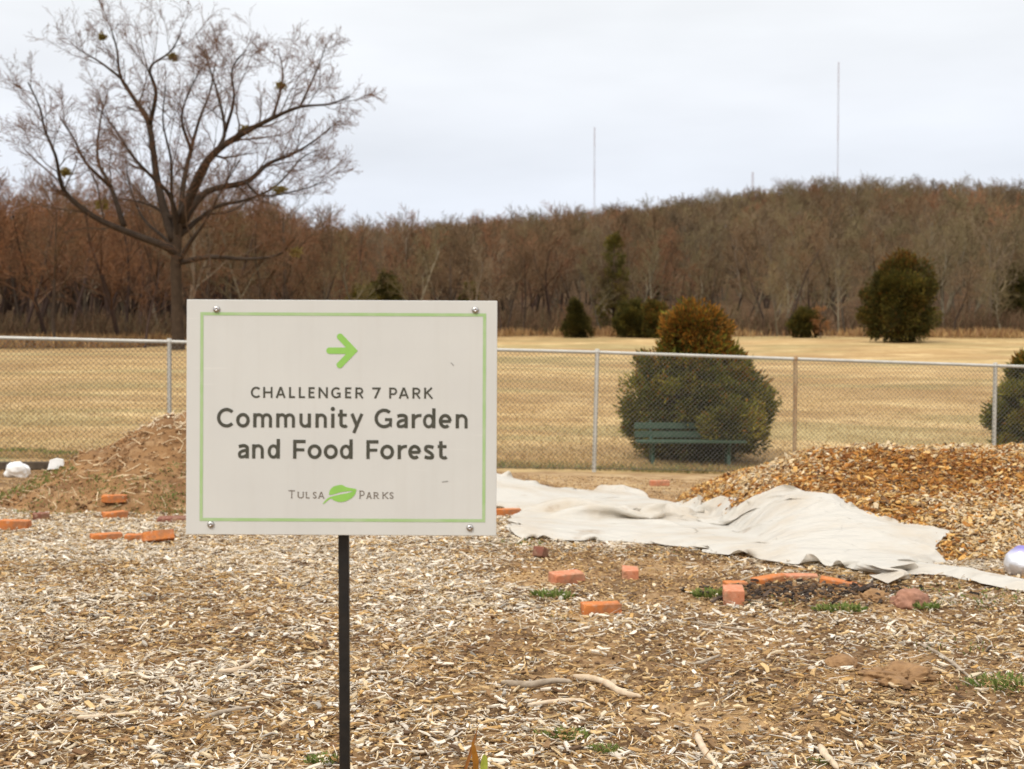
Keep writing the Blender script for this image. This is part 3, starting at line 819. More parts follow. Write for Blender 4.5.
lettering([('T', 288.8, 295.3, 8), ('U', 298, 304), ('L', 306.2, 310), ('S', 313.2, 316.8), ('A', 318.6, 324.6), ('P', 360.0, 365, 8), ('A', 367.0, 372), ('R', 374.2, 379.2), ('K', 383, 388.8), ('S', 390.1, 393.9)],
          498.6, 6.4, 6, 0.95, m_ink2, serif=True)
def outline_part(name, polys, mat, lift=0.0006):
    mb = MB()
    for k, pl in enumerate(polys): mb.add([L2(a, b_, lift + 0.00001 * k) for a, b_ in pl], [list(range(len(pl)))[::-1]])
    return mb.build(name, mat, panel)
# border
mb = MB()
o4 = [(199.8, 312.6), (486.0, 312.6), (486.0, 521.8), (199.8, 521.8)]; i4 = [(202.9, 315.7), (482.9, 315.7), (482.9, 518.7), (202.9, 518.7)]
mb.add([L2(a, b_, 0.0005) for a, b_ in o4 + i4], [(0, 4, 5, 1), (1, 5, 6, 2), (2, 6, 7, 3), (3, 7, 4, 0)]); mb.build('border', m_green2, panel)
# arrow
mb = MB(); t = 6.4
for k, (st) in enumerate(([(329.3, -350.6), (352, -350.6)], [(339.8, -336.6), (353.2, -350.6), (339.6, -364.9)])):
    V2, Fs = ribbon(st, t); mb.add([L2(a, -b_, 0.0006 + 0.00002 * k) for a, b_ in V2], Fs)
for k, (a, b_) in enumerate(((329.3, 350.6), (339.8, 336.6), (339.6, 364.9))):
    mb.add([L2(a + t / 2 * math.cos(q), b_ + t / 2 * math.sin(q), 0.00065 + 0.00002 * k) for q in np.linspace(0, 2 * math.pi, 24, endpoint=False)], [list(range(24))])
mb.build('arrow', m_green, panel)
lf = lambda P_: [(280 + a / 7.877, 475 + b_ / 7.877) for a, b_ in P_]
outline_part('leaf_emblem', [
    [tuple(v) for v in spline(lf([(388, 158), (398, 118), (430, 90), (490, 79), (522, 95), (560, 103), (602, 112), (598, 128), (545, 128), (480, 137), (420, 155), (388, 158)]), 5)],
    [tuple(v) for v in spline(lf([(604, 122), (595, 150), (570, 180), (520, 207), (470, 214), (425, 200), (408, 186), (382, 200), (350, 228), (343, 224), (372, 190), (405, 172), (470, 156), (545, 140), (604, 122)]), 5)]], m_green)
m_scuff = simple('scuff_grey', (0.30, 0.29, 0.26), rough=0.6)
# a scuff or two on the printed face
outline_part('scuff_mark', [[(451, 361.5), (454, 364.5), (453.2, 365.3), (450.6, 362.3)]], m_scuff)
outline_part('scuff_mark', [[(442.5, 481), (448.5, 480.2), (448.6, 481.4), (442.6, 482)]], m_scuff)
m_steel = simple('screw_steel', (0.55, 0.53, 0.50), (0.42, 0.40, 0.38), 200, 0.3, 1.0)
for k, (a, b_) in enumerate(((216, 309.6), (475, 309.2), (211, 525.2), (470.6, 527.3))):
    mb = MB(); prof = [(3.6, 0), (3.5, 0.9), (2.9, 1.9), (1.8, 2.6), (0.7, 2.7), (0.55, 2.0)]
    Vv = []; n_ = 18
    for rr, zz in prof:
        for q in range(n_):
            an = 2 * math.pi * q / n_; Vv.append((rr * s * math.cos(an), -zz * s - 0.0003, rr * s * math.sin(an)))
    Fs = [(i * n_ + q, i * n_ + (q + 1) % n_, (i + 1) * n_ + (q + 1) % n_, (i + 1) * n_ + q) for i in range(len(prof) - 1) for q in range(n_)]
    Fs.append([(len(prof) - 1) * n_ + q for q in range(n_)])
    sc_ = mb.add(Vv, Fs).build('screw', m_steel, panel, smooth=True); sc_.location = L2(a, b_, 0.0)
m_post, nt, b = nodes_of('black_post')
c = mix_rgb(nt, (0.006, 0.0055, 0.005), (0.016, 0.012, 0.008), noise(nt, 25, 5))
nt.links.new(c, b.inputs['Base Color']); b.inputs['Roughness'].default_value = 0.5; b.inputs['Metallic'].default_value = 0.2
bump(nt, b, noise(nt, 90, 4, 0, 1), 0.3, 0.002)
top = ctr[2] + 0.2 - foot[2]
pst = MB().box((0, 0.016, (top - 0.35) / 2), (0.0205, 0.0205, top + 0.35), bev=0.002)
pst.build('post', m_post, sign)

# ------------------------------------------------------------------ chain-link fence
m_galv = simple('galvanised', (0.50, 0.485, 0.435), (0.42, 0.40, 0.35), 6, 0.55, 0.25, spec=0.4)
m_rustpost = simple('rusty_post', (0.42, 0.31, 0.18), (0.30, 0.18, 0.09), 5, 0.7, 0.1)
m_wire = simple('fence_wire', (0.14, 0.135, 0.118), (0.10, 0.095, 0.082), 4, 0.6, 0.3)
fy = lambda x_: 21.45 + 0.17 * x_
FH = 1.83
fence = empty('chain_link_fence', (0, fy(0), float(ground_base(0, fy(0)))))
prop(fence, 'galvanised chain link fence with top rail between garden and dry field', 'fence')
fo = np.array(fence.location)
posts = [-11.2, -8.1, -4.98, -1.95, 1.249, 4.42, 7.73, 10.9, 14.0]
for k, px_ in enumerate(posts):
    gz = float(ground_base(px_, fy(px_))); lean = 0.05 if k == 4 else random.uniform(-0.01, 0.02)
    mb = MB(); mb.tube(np.array([(px_, fy(px_), gz - 0.2), (px_ + lean, fy(px_), gz + FH + 0.01)]) - fo, 0.033, 12)
    mb.tube(np.array([(px_ + lean, fy(px_), gz + FH + 0.0), (px_ + lean, fy(px_), gz + FH + 0.05)]) - fo, [0.043, 0.030], 12)
    p_ = mb.build('post', m_rustpost if k == 5 else m_galv, fence, smooth=False)
    if k == 5: p_['label'] = 'tan, rust-stained fence post'
rx_ = np.linspace(-11.2, 14.0, 64)
ztop = lambda x_: ground_base(x_, fy(x_)) * 0 + np.interp(x_, posts, [float(ground_base(q, fy(q))) + FH for q in posts])
mb = MB().tube(np.stack([rx_, fy(rx_), ztop(rx_)], 1) - fo, 0.027, 10); mb.build('top_rail', m_galv, fence, smooth=True)
mb = MB().tube(np.stack([rx_, fy(rx_) - 0.03, ztop(rx_) - FH + 0.06], 1) - fo, 0.004, 5); mb.build('tension_wire', m_wire, fence)
pitch, rows = 0.072, 25
zc = np.arange(-11.15, 13.95, pitch / 2)
P0 = []; P1 = []
cell = (FH - 0.06) / rows
for i in range(0, len(zc) - 1, 1):
    if i % 2: continue
    x0, x1 = zc[i], zc[i] + pitch / 2
    k = np.arange(rows * 2 + 1); zz = k * cell / 1.0 * 0.5
    for sgn in (0, 1):
        xx = np.where((k + sgn) % 2 == 0, x0, x0 + pitch / 2) if sgn == 0 else np.where(k % 2 == 0, x0, x0 - pitch / 2)
        yy = fy(xx) - 0.034 + 0.004 * ((k + sgn) % 2); zt = ztop(xx) - FH + 0.05 + zz
        pts = np.stack([xx, yy, zt], 1) - fo
        P0.append(pts[:-1]); P1.append(pts[1:])
P0 = np.concatenate(P0); P1 = np.concatenate(P1)
V, Q = segs_mesh(P0, P1, np.full(len(P0), 0.0028), np.full(len(P0), 0.0028), 3)
mk('wire_mesh', V, Q, m_wire, fence)

# ------------------------------------------------------------------ junipers and shrubs
def sprays(P, D, L, W, cols):
    """leafy sprays: two crossed pointed blades each"""
    n = len(P); D = D / (np.linalg.norm(D, axis=1, keepdims=True) + 1e-9)
    a = R.normal(0, 1, (n, 3)); u = np.cross(D, a); u /= np.linalg.norm(u, axis=1, keepdims=True) + 1e-9; v = np.cross(D, u)
    V = np.zeros((n, 8, 3))
    for k, w_ in enumerate((u, v)):
        V[:, k * 4] = P; V[:, k * 4 + 1] = P + D * (L * 0.45)[:, None] + w_ * (W * 0.5)[:, None]
        V[:, k * 4 + 2] = P + D * L[:, None]; V[:, k * 4 + 3] = P + D * (L * 0.45)[:, None] - w_ * (W * 0.5)[:, None]
    b_ = (np.arange(n) * 8)[:, None]
    Q = np.concatenate([b_ + np.array([[0, 1, 2, 3]]), b_ + np.array([[4, 5, 6, 7]])])
    return V.reshape(-1, 3), Q, np.repeat(cols, 8, 0)

GREENS = np.array([(0.10, 0.105, 0.020), (0.145, 0.14, 0.022), (0.20, 0.18, 0.028), (0.075, 0.080, 0.016), (0.27, 0.205, 0.03)])
RUST = np.array([(0.30, 0.135, 0.02), (0.38, 0.17, 0.025), (0.21, 0.10, 0.02), (0.15, 0.10, 0.022)])
def conifer_parts(lobes, nsp, size, rust_from=None, rust_p=0.8, clumps=160, seed=0, tone=1.0, clump_r=None):
    """lobes: (cx, cy, cz, rx, ry, rz, share). Foliage in clumps set over the surface and through the volume of each lobe."""
    Pn = []; Dn = []; Tn = []; An = []
    for cx, cy, cz, rx, ry, rz, share in lobes:
        nc = max(6, int(clumps * share)); per = max(4, int(nsp * share / nc))
        d = R.normal(0, 1, (nc, 3)); d /= np.linalg.norm(d, axis=1, keepdims=True)
        rr = R.uniform(0.45, 1.0, (nc, 1)) ** 0.5
        c = np.array((cx, cy, cz)) + d * rr * np.array((rx, ry, rz)) * np.clip(R.normal(0.96, 0.055, (nc, 1)), 0.8, 1.14)
        cs = R.uniform(0.55, 1.3, nc) * (clump_r or size * 2.2)
        q = R.normal(0, 1, (nc, per, 3)); q /= np.linalg.norm(q, axis=2, keepdims=True); q *= R.random((nc, per, 1)) ** 0.45
        p = c[:, None] + q * cs[:, None, None]
        out = d[:, None] * 0.8 + q * 0.8 + np.array((0, 0, 0.45)) + R.normal(0, 0.35, (nc, per, 3))
        Pn.append(p.reshape(-1, 3)); Dn.append(out.reshape(-1, 3)); Tn.append(np.repeat(R.integers(0, len(GREENS), nc), per)); An.append(np.repeat(R.uniform(0.7, 1.35, nc), per))
    P = np.concatenate(Pn); D = np.concatenate(Dn); k = P[:, 2] > 0.02; P = P[k]; D = D[k]; n = len(P)
    Tn = np.concatenate(Tn)[k]; An = np.concatenate(An)[k]
    cols = (0.5 * GREENS[R.integers(0, len(GREENS), n)] + 0.5 * GREENS[Tn]) * R.uniform(0.75, 1.3, (n, 1)) * An[:, None]
    cl = fbm(P[:, 0] * 2.3 / size * 0.1 + P[:, 2] * 1.1, P[:, 2] * 2.3 / size * 0.1 + P[:, 1], 300 + seed)
    cols *= (0.75 + 0.6 * cl)[:, None]
    if rust_from is not None:
        h0, h1 = rust_from
        pr = sstep(P[:, 2] + (cl - 0.5) * 0.8 * (h1 - h0), h0, h1) * rust_p + 0.07
        k = R.random(n) < pr; cols[k] = RUST[R.integers(0, len(RUST), k.sum())] * R.uniform(0.75, 1.2, (k.sum(), 1))
    L = R.uniform(0.7, 1.6, n) * size * np.where(R.random(n) < 0.10, 2.0, 1.0); W = np.minimum(L * R.uniform(0.28, 0.5, n), size * 0.6)
    return sprays(P, D, L, W, cols * tone)

def limbs_mb(h, r, lobes, nb=26):
    mb = MB(); mb.tube([(0, 0, -0.1), (0.02, 0, h * 0.3), (-0.01, 0.01, h * 0.65), (0.0, 0, h * 0.93)], [r, r * 0.8, r * 0.5, r * 0.12], 8)
    for k in range(nb):
        cx, cy, cz, rx, ry, rz, _ = lobes[k % len(lobes)]
        d = R.normal(0, 1, 3); d /= np.linalg.norm(d); e = np.array((cx, cy, cz)) + d * np.array((rx, ry, rz)) * 0.8
        e[2] = max(e[2], 0.08); b0 = np.array((0, 0, max(0.08, e[2] * 0.55)))
        mid = (b0 + e) / 2 + np.array((0, 0, 0.04 * h))
        mb.tube([b0, mid, e], [r * 0.35, r * 0.22, r * 0.06], 5)
    return mb
m_trunk = simple('trunk_bark', (0.12, 0.075, 0.045), (0.07, 0.045, 0.03), 12, 0.95, bumps=(30, 0.6, 0.02))
def conifer(name, label, cat, loc, lobes, nsp, size, h, r, group=None, **kw):
    t = empty(name, loc); prop(t, label, cat, group)
    limbs_mb(h, r, lobes).build('trunk', m_trunk, t)
    V, Q, C = conifer_parts(lobes, nsp, size, **kw)
    prop(mk('crown', V, Q, M_leaf, t, col=C))
    return t
def gpt(px, Y):
    x_ = (px - 512) / F * Y; return (x_, Y, float(ground_base(x_, Y)))

JY = 25.4
loc = gpt(697, JY)
conifer('juniper_tree', 'bushy dark green juniper with rusty orange top behind the park bench', 'juniper', loc,
        [(0, 0, 1.05, 1.36, 1.28, 0.92, 0.55), (0.05, 0, 0.55, 1.12, 1.05, 0.55, 0.2), (-0.05, 0, 1.75, 0.85, 0.8, 0.55, 0.12), (-0.02, 0, 2.30, 0.58, 0.55, 0.50, 0.12), (0.42, -1.30, 0.74, 0.50, 0.12, 0.26, 0.03)], 100000, 0.058, 2.7, 0.09,
        rust_from=(1.25, 2.6), rust_p=0.8, clump_r=0.20, clumps=520, seed=1)
JY = 24.6
loc = gpt(1052, JY)
conifer('juniper_tree', 'dense green juniper beside the fence post at the right end of the fence', 'juniper', loc,
        [(0, 0, 1.0, 1.08, 1.0, 0.9, 0.6), (0, 0, 0.5, 0.9, 0.9, 0.5, 0.2), (-0.25, 0, 1.7, 0.5, 0.5, 0.45, 0.2)], 60000, 0.058, 2.1, 0.08, rust_from=(1.7, 2.3), clump_r=0.17, clumps=280, seed=2)

# ------------------------------------------------------------------ park bench
m_bench = simple('bench_paint', (0.026, 0.050, 0.028), (0.040, 0.068, 0.040), 10, 0.5)
m_bleg = simple('bench_leg_paint', (0.016, 0.045, 0.028), (0.024, 0.055, 0.034), 10, 0.45)
BY = 24.0
bx0, bx1 = (636 - 512) / F * BY, (745 - 512) / F * BY
bz = float(ground_base((bx0 + bx1) / 2, BY)); bench = empty('park_bench', ((bx0 + bx1) / 2, BY, bz))
prop(bench, 'green park bench of wide slats in front of the orange-topped juniper', 'bench')
W = bx1 - bx0
for zc_, yy, th in ((0.66, 0.30, 0.115), (0.515, 0.26, 0.115)):
    MB().box((0, yy, zc_), (W, 0.035, th), Matrix.Rotation(rad(-10), 4, 'X'), bev=0.006).build('backrest_slat', m_bench, bench)
for k, yy in enumerate((-0.2, -0.055, 0.09)):
    MB().box((0, yy, 0.42), (W, 0.13, 0.04), bev=0.006).build('seat_slat', m_bench, bench)
for sx in (-1, 1):
    mb = MB(); X = sx * (W / 2 - 0.28)
    mb.tube([(X, -0.17, 0.395), (X, -0.10, 0.2), (X, -0.16, -0.05)], 0.035, 8); mb.tube([(X, 0.10, 0.395), (X, 0.16, 0.2), (X, 0.24, -0.05)], 0.035, 8)
    mb.box((X, -0.03, 0.385), (0.05, 0.42, 0.03)); mb.tube([(X, 0.15, 0.37), (X, 0.27, 0.5), (X, 0.345, 0.76)], 0.024, 8)
    mb.build('leg', m_bleg, bench)

# ------------------------------------------------------------------ bricks and other loose things
m_brick = []
for k, (c1, c2) in enumerate((((0.50, 0.175, 0.05), (0.41, 0.125, 0.04)), ((0.46, 0.17, 0.085), (0.52, 0.235, 0.14)), ((0.22, 0.085, 0.055), (0.15, 0.065, 0.045)))):
    mm_, nt, b = nodes_of('brick_clay')
    c = mix_rgb(nt, c1, c2, noise(nt, 14, 5)); c = mix_rgb(nt, c, (0.55, 0.36, 0.24), noise(nt, 30, 5, 0.52, 0.75, tohi=0.7))
    c = mix_rgb(nt, c, (0.22, 0.13, 0.07), noise(nt, 9, 6, 0.50, 0.70, tohi=0.8)); c = mix_rgb(nt, c, (0.13, 0.07, 0.04), noise(nt, 42, 4, 0.62, 0.8))
    nt.links.new(c, b.inputs['Base Color']); b.inputs['Roughness'].default_value = 0.9; b.inputs['Specular IOR Level'].default_value = 0.15
    bump(nt, b, noise(nt, 70, 5, 0, 1), 0.5, 0.006); m_brick.append(mm_)
def brick(px, py, yaw, k, label, sink=0.0, tilt=(0, 0), size=(0.20, 0.10, 0.062), lift=0.0):
    """px,py: where the middle of the brick's front lower edge stands"""
    p = hit(px, py); p[1] += 0.06
    o = MB().box((0, 0, 0), size, bev=0.004).build('brick', m_brick[k])
    import bmesh
    bm = bmesh.new(); bm.from_mesh(o.data); bmesh.ops.triangulate(bm, faces=bm.faces)
    for _ in range(3): bmesh.ops.subdivide_edges(bm, edges=[e_ for e_ in bm.edges if e_.calc_length() > 0.022], cuts=1)
    bmesh.ops.triangulate(bm, faces=bm.faces); bm.to_mesh(o.data); bm.free()
    V = np.array([v.co for v in o.data.vertices]); rr_ = np.abs(V) / (np.array(size) / 2); cornr = np.sort(rr_, 1)[:, 1]
    chipn = sstep(fbm(V[:, 0] * 22 + px, V[:, 1] * 22 + V[:, 2] * 30, 4), 0.55, 0.75) * sstep(cornr, 0.7, 1.0)
    V *= 1 - (0.10 * chipn + 0.02 * (fbm(V[:, 0] * 60 + px, V[:, 1] * 60 + V[:, 2] * 60, 9) - 0.5))[:, None]
    o.data.vertices.foreach_set('co', V.astype(np.float32).reshape(-1))
    o.location = (p[0], p[1], float(surf(p[0], p[1])) + size[2] / 2 - sink - 0.004 + lift); o.rotation_euler = (rad(tilt[0]), rad(tilt[1]), rad(yaw))
    prop(o, label, 'brick', 'loose bricks on the ground')
brick(602, 616, 10, 0, 'whole orange brick alone on the bare soil, nearest of the loose bricks')
brick(567, 583, 28, 1, 'pinkish orange brick turned cornerwise on bare soil, up from the nearest brick', tilt=(6, 0))
brick(631, 578, 86, 1, 'brick seen end-on with pale pink top, on bare soil below the sheet')
brick(541, 558, 60, 2, 'small dark red brick piece half buried at the sheet corner', size=(0.09, 0.08, 0.07), tilt=(0, 20))
brick(735, 604, 84, 1, 'brick standing end-on by the weed, nearest to the dark planting patch', size=(0.2, 0.11, 0.085))
brick(737, 587, 8, 0, 'low sunken brick just behind the end-on brick by the weed', sink=0.03, size=(0.13, 0.10, 0.06))
brick(771, 583, 14, 0, 'orange brick tilted along the upper left rim of the dark planting patch', sink=0.025, tilt=(0, -7))
brick(801, 580, -7, 1, 'brick at the back of the dark planting patch, dusty brown top', sink=0.03, size=(0.22, 0.1, 0.06))
brick(843, 588, -14, 0, 'bright orange brick sloping down on the right rim of the dark patch', sink=0.02, tilt=(0, 9), size=(0.24, 0.1, 0.06))
brick(508, 516, 6, 0, 'orange brick holding the sheet down beside the sign edge', size=(0.24, 0.1, 0.07))
brick(660, 493, 4, 1, 'single brick lying out on the far side of the white sheet', lift=0.09, size=(0.24, 0.1, 0.065))
brick(13, 531, 2, 0, 'orange brick lying at the left border, apart from the rest', size=(0.23, 0.11, 0.085), tilt=(0, 2))
brick(39, 521, 20, 2, 'dull dark red brick piece sunk in the chips near the left border', sink=0.03, size=(0.14, 0.11, 0.1))
brick(113, 507, 3, 0, 'orange brick furthest back, at the foot of the dirt mound', size=(0.23, 0.1, 0.07))
brick(113, 520, 38, 0, 'orange brick set cornerwise just before the brick at the foot of the mound', size=(0.21, 0.11, 0.075))
brick(104, 542, 24, 0, 'orange brick left of the touching pair on the pale chips', size=(0.23, 0.10, 0.065))
brick(134, 542, 5, 0, 'brick on the left of the touching pair, partly hidden by its neighbour', size=(0.16, 0.1, 0.065), sink=0.005)
brick(156, 545, 20, 0, 'brick on the right of the touching pair, tipped up on its side', size=(0.23, 0.12, 0.075), tilt=(-28, -4), lift=0.015)
brick(172, 523, 6, 2, 'flat dull red brick slab just outside the sign edge', size=(0.27, 0.2, 0.05), sink=0.0)

def lump(name, px, py, size, mat, label, cat, group=None, seed=0, rough=0.18, sub=3, sink=0.25, rot=0.0, flat=False):
    import bmesh
    bm = bmesh.new(); bmesh.ops.create_icosphere(bm, subdivisions=sub, radius=1)
    me = bpy.data.meshes.new(name); bm.to_mesh(me); bm.free()
    V = np.array([v.co for v in me.vertices])
    f = 1 + rough * (fbm(V[:, 0] * 1.6 + V[:, 2] + seed, V[:, 1] * 1.6 - V[:, 2] + 7, seed) - 0.5) * 2 + rough * 0.9 * (fbm(V[:, 0] * 5 + seed, V[:, 1] * 5 + V[:, 2] * 5, seed + 3) - 0.5)
    V = V * f[:, None] * np.array(size) / 2
    me.vertices.foreach_set('co', V.astype(np.float32).reshape(-1)); me.materials.append(mat)
    me.polygons.foreach_set('use_smooth', np.ones(len(me.polygons), bool)) if not flat else None
    o = bpy.data.objects.new(name, me); COL.objects.link(o)
    p = hit(px, py); p[1] += size[1] * 0.35; o.location = (p[0], p[1], float(surf(p[0], p[1])) + size[2] * (0.5 - sink)); o.rotation_euler = (0, 0, rot)
    return prop(o, label, cat, group)
m_redrock = simple('red_rock', (0.38, 0.19, 0.12), (0.22, 0.11, 0.07), 14, 0.95, bumps=(40, 0.5, 0.01))
m_clod = simple('tan_clod', (0.30, 0.17, 0.075), (0.20, 0.11, 0.05), 22, 0.95, bumps=(35, 0.8, 0.015))
m_white = simple('white_plastic', (0.78, 0.77, 0.74), (0.68, 0.66, 0.62), 8, 0.45)
lump('rock', 913, 608, (0.19, 0.16, 0.13), m_redrock, 'rough weathered red rock below the tail of the sheet', 'rock', seed=3, sink=0.36, rough=0.4, sub=4)
lump('dirt_clod', 845, 668, (0.14, 0.13, 0.08), m_clod, 'small rounded tan dirt clod among the chips at right', 'dirt clod', 'tan dirt clods on the chips', 5, 0.22, 5, 0.4)
lump('dirt_clod', 903, 684, (0.24, 0.24, 0.10), m_clod, 'larger crumbly tan dirt clod, lower right of the rounded one', 'dirt clod', 'tan dirt clods on the chips', 9, 0.75, 5, 0.5)
lump('dirt_clod', 875, 603, (0.20, 0.18, 0.09), m_clod, 'rough brown dirt clod next to the red rock', 'dirt clod', 'tan dirt clods on the chips', 12, 0.8, 5, 0.5)
lump('plastic_bag', 16, 478, (0.32, 0.2, 0.22), m_white, 'round puffed white plastic bag by the low dark strip', 'plastic bag', seed=21, rough=0.34, sub=4, sink=0.1)
# white wedge
p = hit(56, 468); mb = MB()
mb.add([(-0.11, -0.05, 0), (0.12, -0.05, 0), (-0.07, -0.03, 0.13), (0.02, -0.03, 0.15), (-0.11, 0.06, 0), (0.12, 0.06, 0), (-0.07, 0.04, 0.13), (0.02, 0.04, 0.15), (0.11, -0.04, 0.12), (0.11, 0.03, 0.12)],
       [(0, 1, 8, 3, 2), (4, 6, 7, 9, 5), (0, 2, 6, 4), (1, 5, 9, 8), (2, 3, 7, 6), (3, 8, 9, 7), (0, 4, 5, 1)])
o = mb.build('plaster_piece', m_white); o.scale = (0.72, 0.8, 0.7); o.location = (p[0], p[1], float(surf(p[0], p[1])) - 0.005); o.rotation_euler = (0, rad(-4), 0.2)
prop(o, 'angular white broken piece at the left foot of the dirt mound', 'broken piece')
lump('clay_chunk', 36, 470, (0.16, 0.12, 0.12), m_brick[0], 'orange clay chunk between the white bag and the white broken piece', 'clay chunk', seed=31, rough=0.3, flat=True, sub=2)
# low dark strip at the far left, a plain dark box
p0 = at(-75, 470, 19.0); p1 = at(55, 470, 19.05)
m_strip = simple('dark_strip_mat', (0.05, 0.036, 0.024), (0.10, 0.075, 0.05), 6, 0.85, bumps=(20, 0.5, 0.01))
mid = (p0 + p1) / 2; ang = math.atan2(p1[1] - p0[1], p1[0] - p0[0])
o = MB().box((0, 0, 0.10), (float(np.linalg.norm((p1 - p0)[:2])), 0.06, 0.11), bev=0.01).build('dark_strip', m_strip)
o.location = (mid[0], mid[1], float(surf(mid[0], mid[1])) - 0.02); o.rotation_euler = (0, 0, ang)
prop(o, 'low dark strip behind the white plastic bag', 'edging board')

# silver and violet ball at the right border
m_ball, nt, b = nodes_of('foil_ball')
tc_ = nt.nodes.new('ShaderNodeTexCoord'); sp_ = nt.nodes.new('ShaderNodeSeparateXYZ'); nt.links.new(tc_.outputs['Object'], sp_.inputs[0])
mr = nt.nodes.new('ShaderNodeMapRange'); mr.inputs['From Min'].default_value = 0.05; mr.inputs['From Max'].default_value = 0.10; nt.links.new(sp_.outputs['Z'], mr.inputs['Value'])
c = mix_rgb(nt, (0.74, 0.73, 0.75), (0.22, 0.18, 0.46), mr.outputs[0]); nt.links.new(c, b.inputs['Base Color']); b.inputs['Metallic'].default_value = 0.75; b.inputs['Roughness'].default_value = 0.38
bump(nt, b, noise(nt, 16, 4, 0, 1), 0.35, 0.02)
lump('foil_ball', 1027, 578, (0.215, 0.215, 0.21), m_ball, 'crinkled silver ball with violet-blue top at the foot of the mulch pile', 'ball', seed=41, rough=0.10, sub=4, sink=0.12, rot=0.6)

# sticks
m_stick = simple('grey_wood', (0.40, 0.33, 0.25), (0.25, 0.19, 0.13), 18, 0.9, bumps=(60, 0.7, 0.006))
m_stick2 = simple('pale_wood', (0.62, 0.50, 0.36), (0.46, 0.34, 0.22), 18, 0.9, bumps=(60, 0.7, 0.006))
def stick(pts, r, mat, label, squash=1.0):
    P_ = [hit(a, b_) for a, b_ in pts]; P_ = np.array(P_); P_[:, 2] += r * 0.6 + 0.014
    c = P_[0].copy(); q = np.array(spline(P_ - c, 6)); n_ = len(q)
    rr = r * np.interp(np.linspace(0, 1, n_), [0, 0.08, 0.5, 0.9, 1], [0.55, 0.95, 1.0, 0.75, 0.3]) * R.uniform(0.85, 1.12, n_)
    q[:, 2] += R.normal(0, r * 0.08, n_)
    o = MB().tube(q, rr, 8).build('stick', mat, smooth=True); o.location = c; prop(o, label, 'stick', 'sticks and splinters on the chips')
stick([(502, 688), (530, 690), (555, 686), (572, 687)], 0.014, m_stick, 'thick weathered grey branch piece lying flat, left of the pale pointed one')
stick([(574, 682), (600, 686), (620, 697), (641, 703)], 0.015, m_stick2, 'pale pointed branch piece to the right of the thick grey one')
stick([(528, 710), (560, 706), (585, 705)], 0.010, m_stick2, 'bleached flat splinter below the thick grey branch piece')
stick([(697, 741), (704, 756), (716, 772)], 0.013, m_stick2, 'broad pale splinter pointing at the viewer, cut by the bottom border')
stick([(696, 668), (706, 665), (721, 659)], 0.008, m_stick, 'short grey twig above the middle of the right chips')
stick([(920, 648), (945, 662), (985, 694)], 0.008, m_stick, 'long thin grey twig slanting on the far right chips')
stick([(690, 625), (720, 630), (745, 633), (760, 631)], 0.006, m_stick, 'thin curved twig below the end-on brick')
stick([(77, 723), (100, 722), (133, 719)], 0.010, m_stick2, 'bleached straight splinter at lower left')
stick([(205, 723), (225, 716), (249, 713)], 0.009, m_stick, 'greyish splinter slanting left of the post')
stick([(218, 676), (240, 674), (262, 662)], 0.011, m_stick2, 'broad bleached wood strip in the middle of the left chips')
stick([(185, 701), (215, 705), (242, 698)], 0.007, m_stick, 'thin dark twig just above the greyish splinter')
stick([(820, 752), (826, 762), (838, 775)], 0.013, m_stick2, 'pale chunk of split wood near the lower right corner')

# dark planting patch
n = 800
x0, y0_ = hit(800, 594)[:2]
x = x0 + R.normal(0, 0.26, n); y = y0_ + R.normal(0, 0.17, n)
cols = pick_cols({'dark': 0.5, 'brown': 0.5}, n); L = R.uniform(0.012, 0.05, n)
P = np.stack([x, y, ground_base(x, y) + R.uniform(0.01, 0.035, n)], 1)
V, Q, C = chips(P, norms(ground_base, x, y), L, L * R.uniform(0.3, 0.7, n), L * 0.25, cols)
prop(mk('dark_mulch', V, Q, M_chip, col=C), kind='stuff')

# ------------------------------------------------------------------ weeds, grass, sprout
def weed_arrays(x0, y0_, rad_, n, h, cols, flat=0.6, fn=surf):
    a = R.uniform(0, 2 * math.pi, n); r_ = rad_ * np.sqrt(R.random(n)) * 0.95; x = x0 + r_ * np.cos(a); y = y0_ + r_ * np.sin(a) * 0.8
    P = np.stack([x, y, fn(x, y) + R.uniform(0.005, h * 0.5, n)], 1)
    D = np.stack([np.cos(a) * flat, np.sin(a) * flat, np.full(n, 1 - flat * 0.5)], 1) + R.normal(0, 0.35, (n, 3)); D[:, 2] = np.abs(D[:, 2])
    L = R.uniform(0.3, 0.9, n) * h; W = L * R.uniform(0.18, 0.42, n)
    c = np.array(cols)[R.integers(0, len(cols), n)] * R.uniform(0.7, 1.25, (n, 1))
    return sprays(P, D, L, W, c)
WG = [(0.15, 0.20, 0.045), (0.21, 0.25, 0.065), (0.11, 0.155, 0.035), (0.27, 0.27, 0.09)]
def weed(px, py, rad_, n, h, label):
    p = hit(px, py); V, Q, C = weed_arrays(p[0], p[1], rad_ * 1.15, int(n * 1.9), h * 0.85, WG)
    o = mk('weed_tuft', V - p, Q, M_leaf, col=C); o.location = p; prop(o, label, 'weed', 'small green weeds')
weed(563, 738, 0.085, 120, 0.035, 'low leafy weed patch on bare earth at bottom middle')
weed(604, 752, 0.05, 70, 0.03, 'smaller weed sprig right of the low leafy patch at the bottom')
weed(552, 598, 0.10, 130, 0.05, 'weed tuft left of the nearest orange brick')
weed(718, 598, 0.13, 170, 0.06, 'bushy weed tuft left of the end-on brick')
weed(840, 612, 0.12, 150, 0.05, 'weed tuft just below the dark planting patch')
weed(926, 610, 0.06, 70, 0.05, 'small weed sprig beside the red rock')
weed(324, 764, 0.05, 90, 0.035, 'little weed sprig beside the foot of the black post')
weed(818, 766, 0.03, 40, 0.03, 'tiny weed sprig at the bottom border, right half')
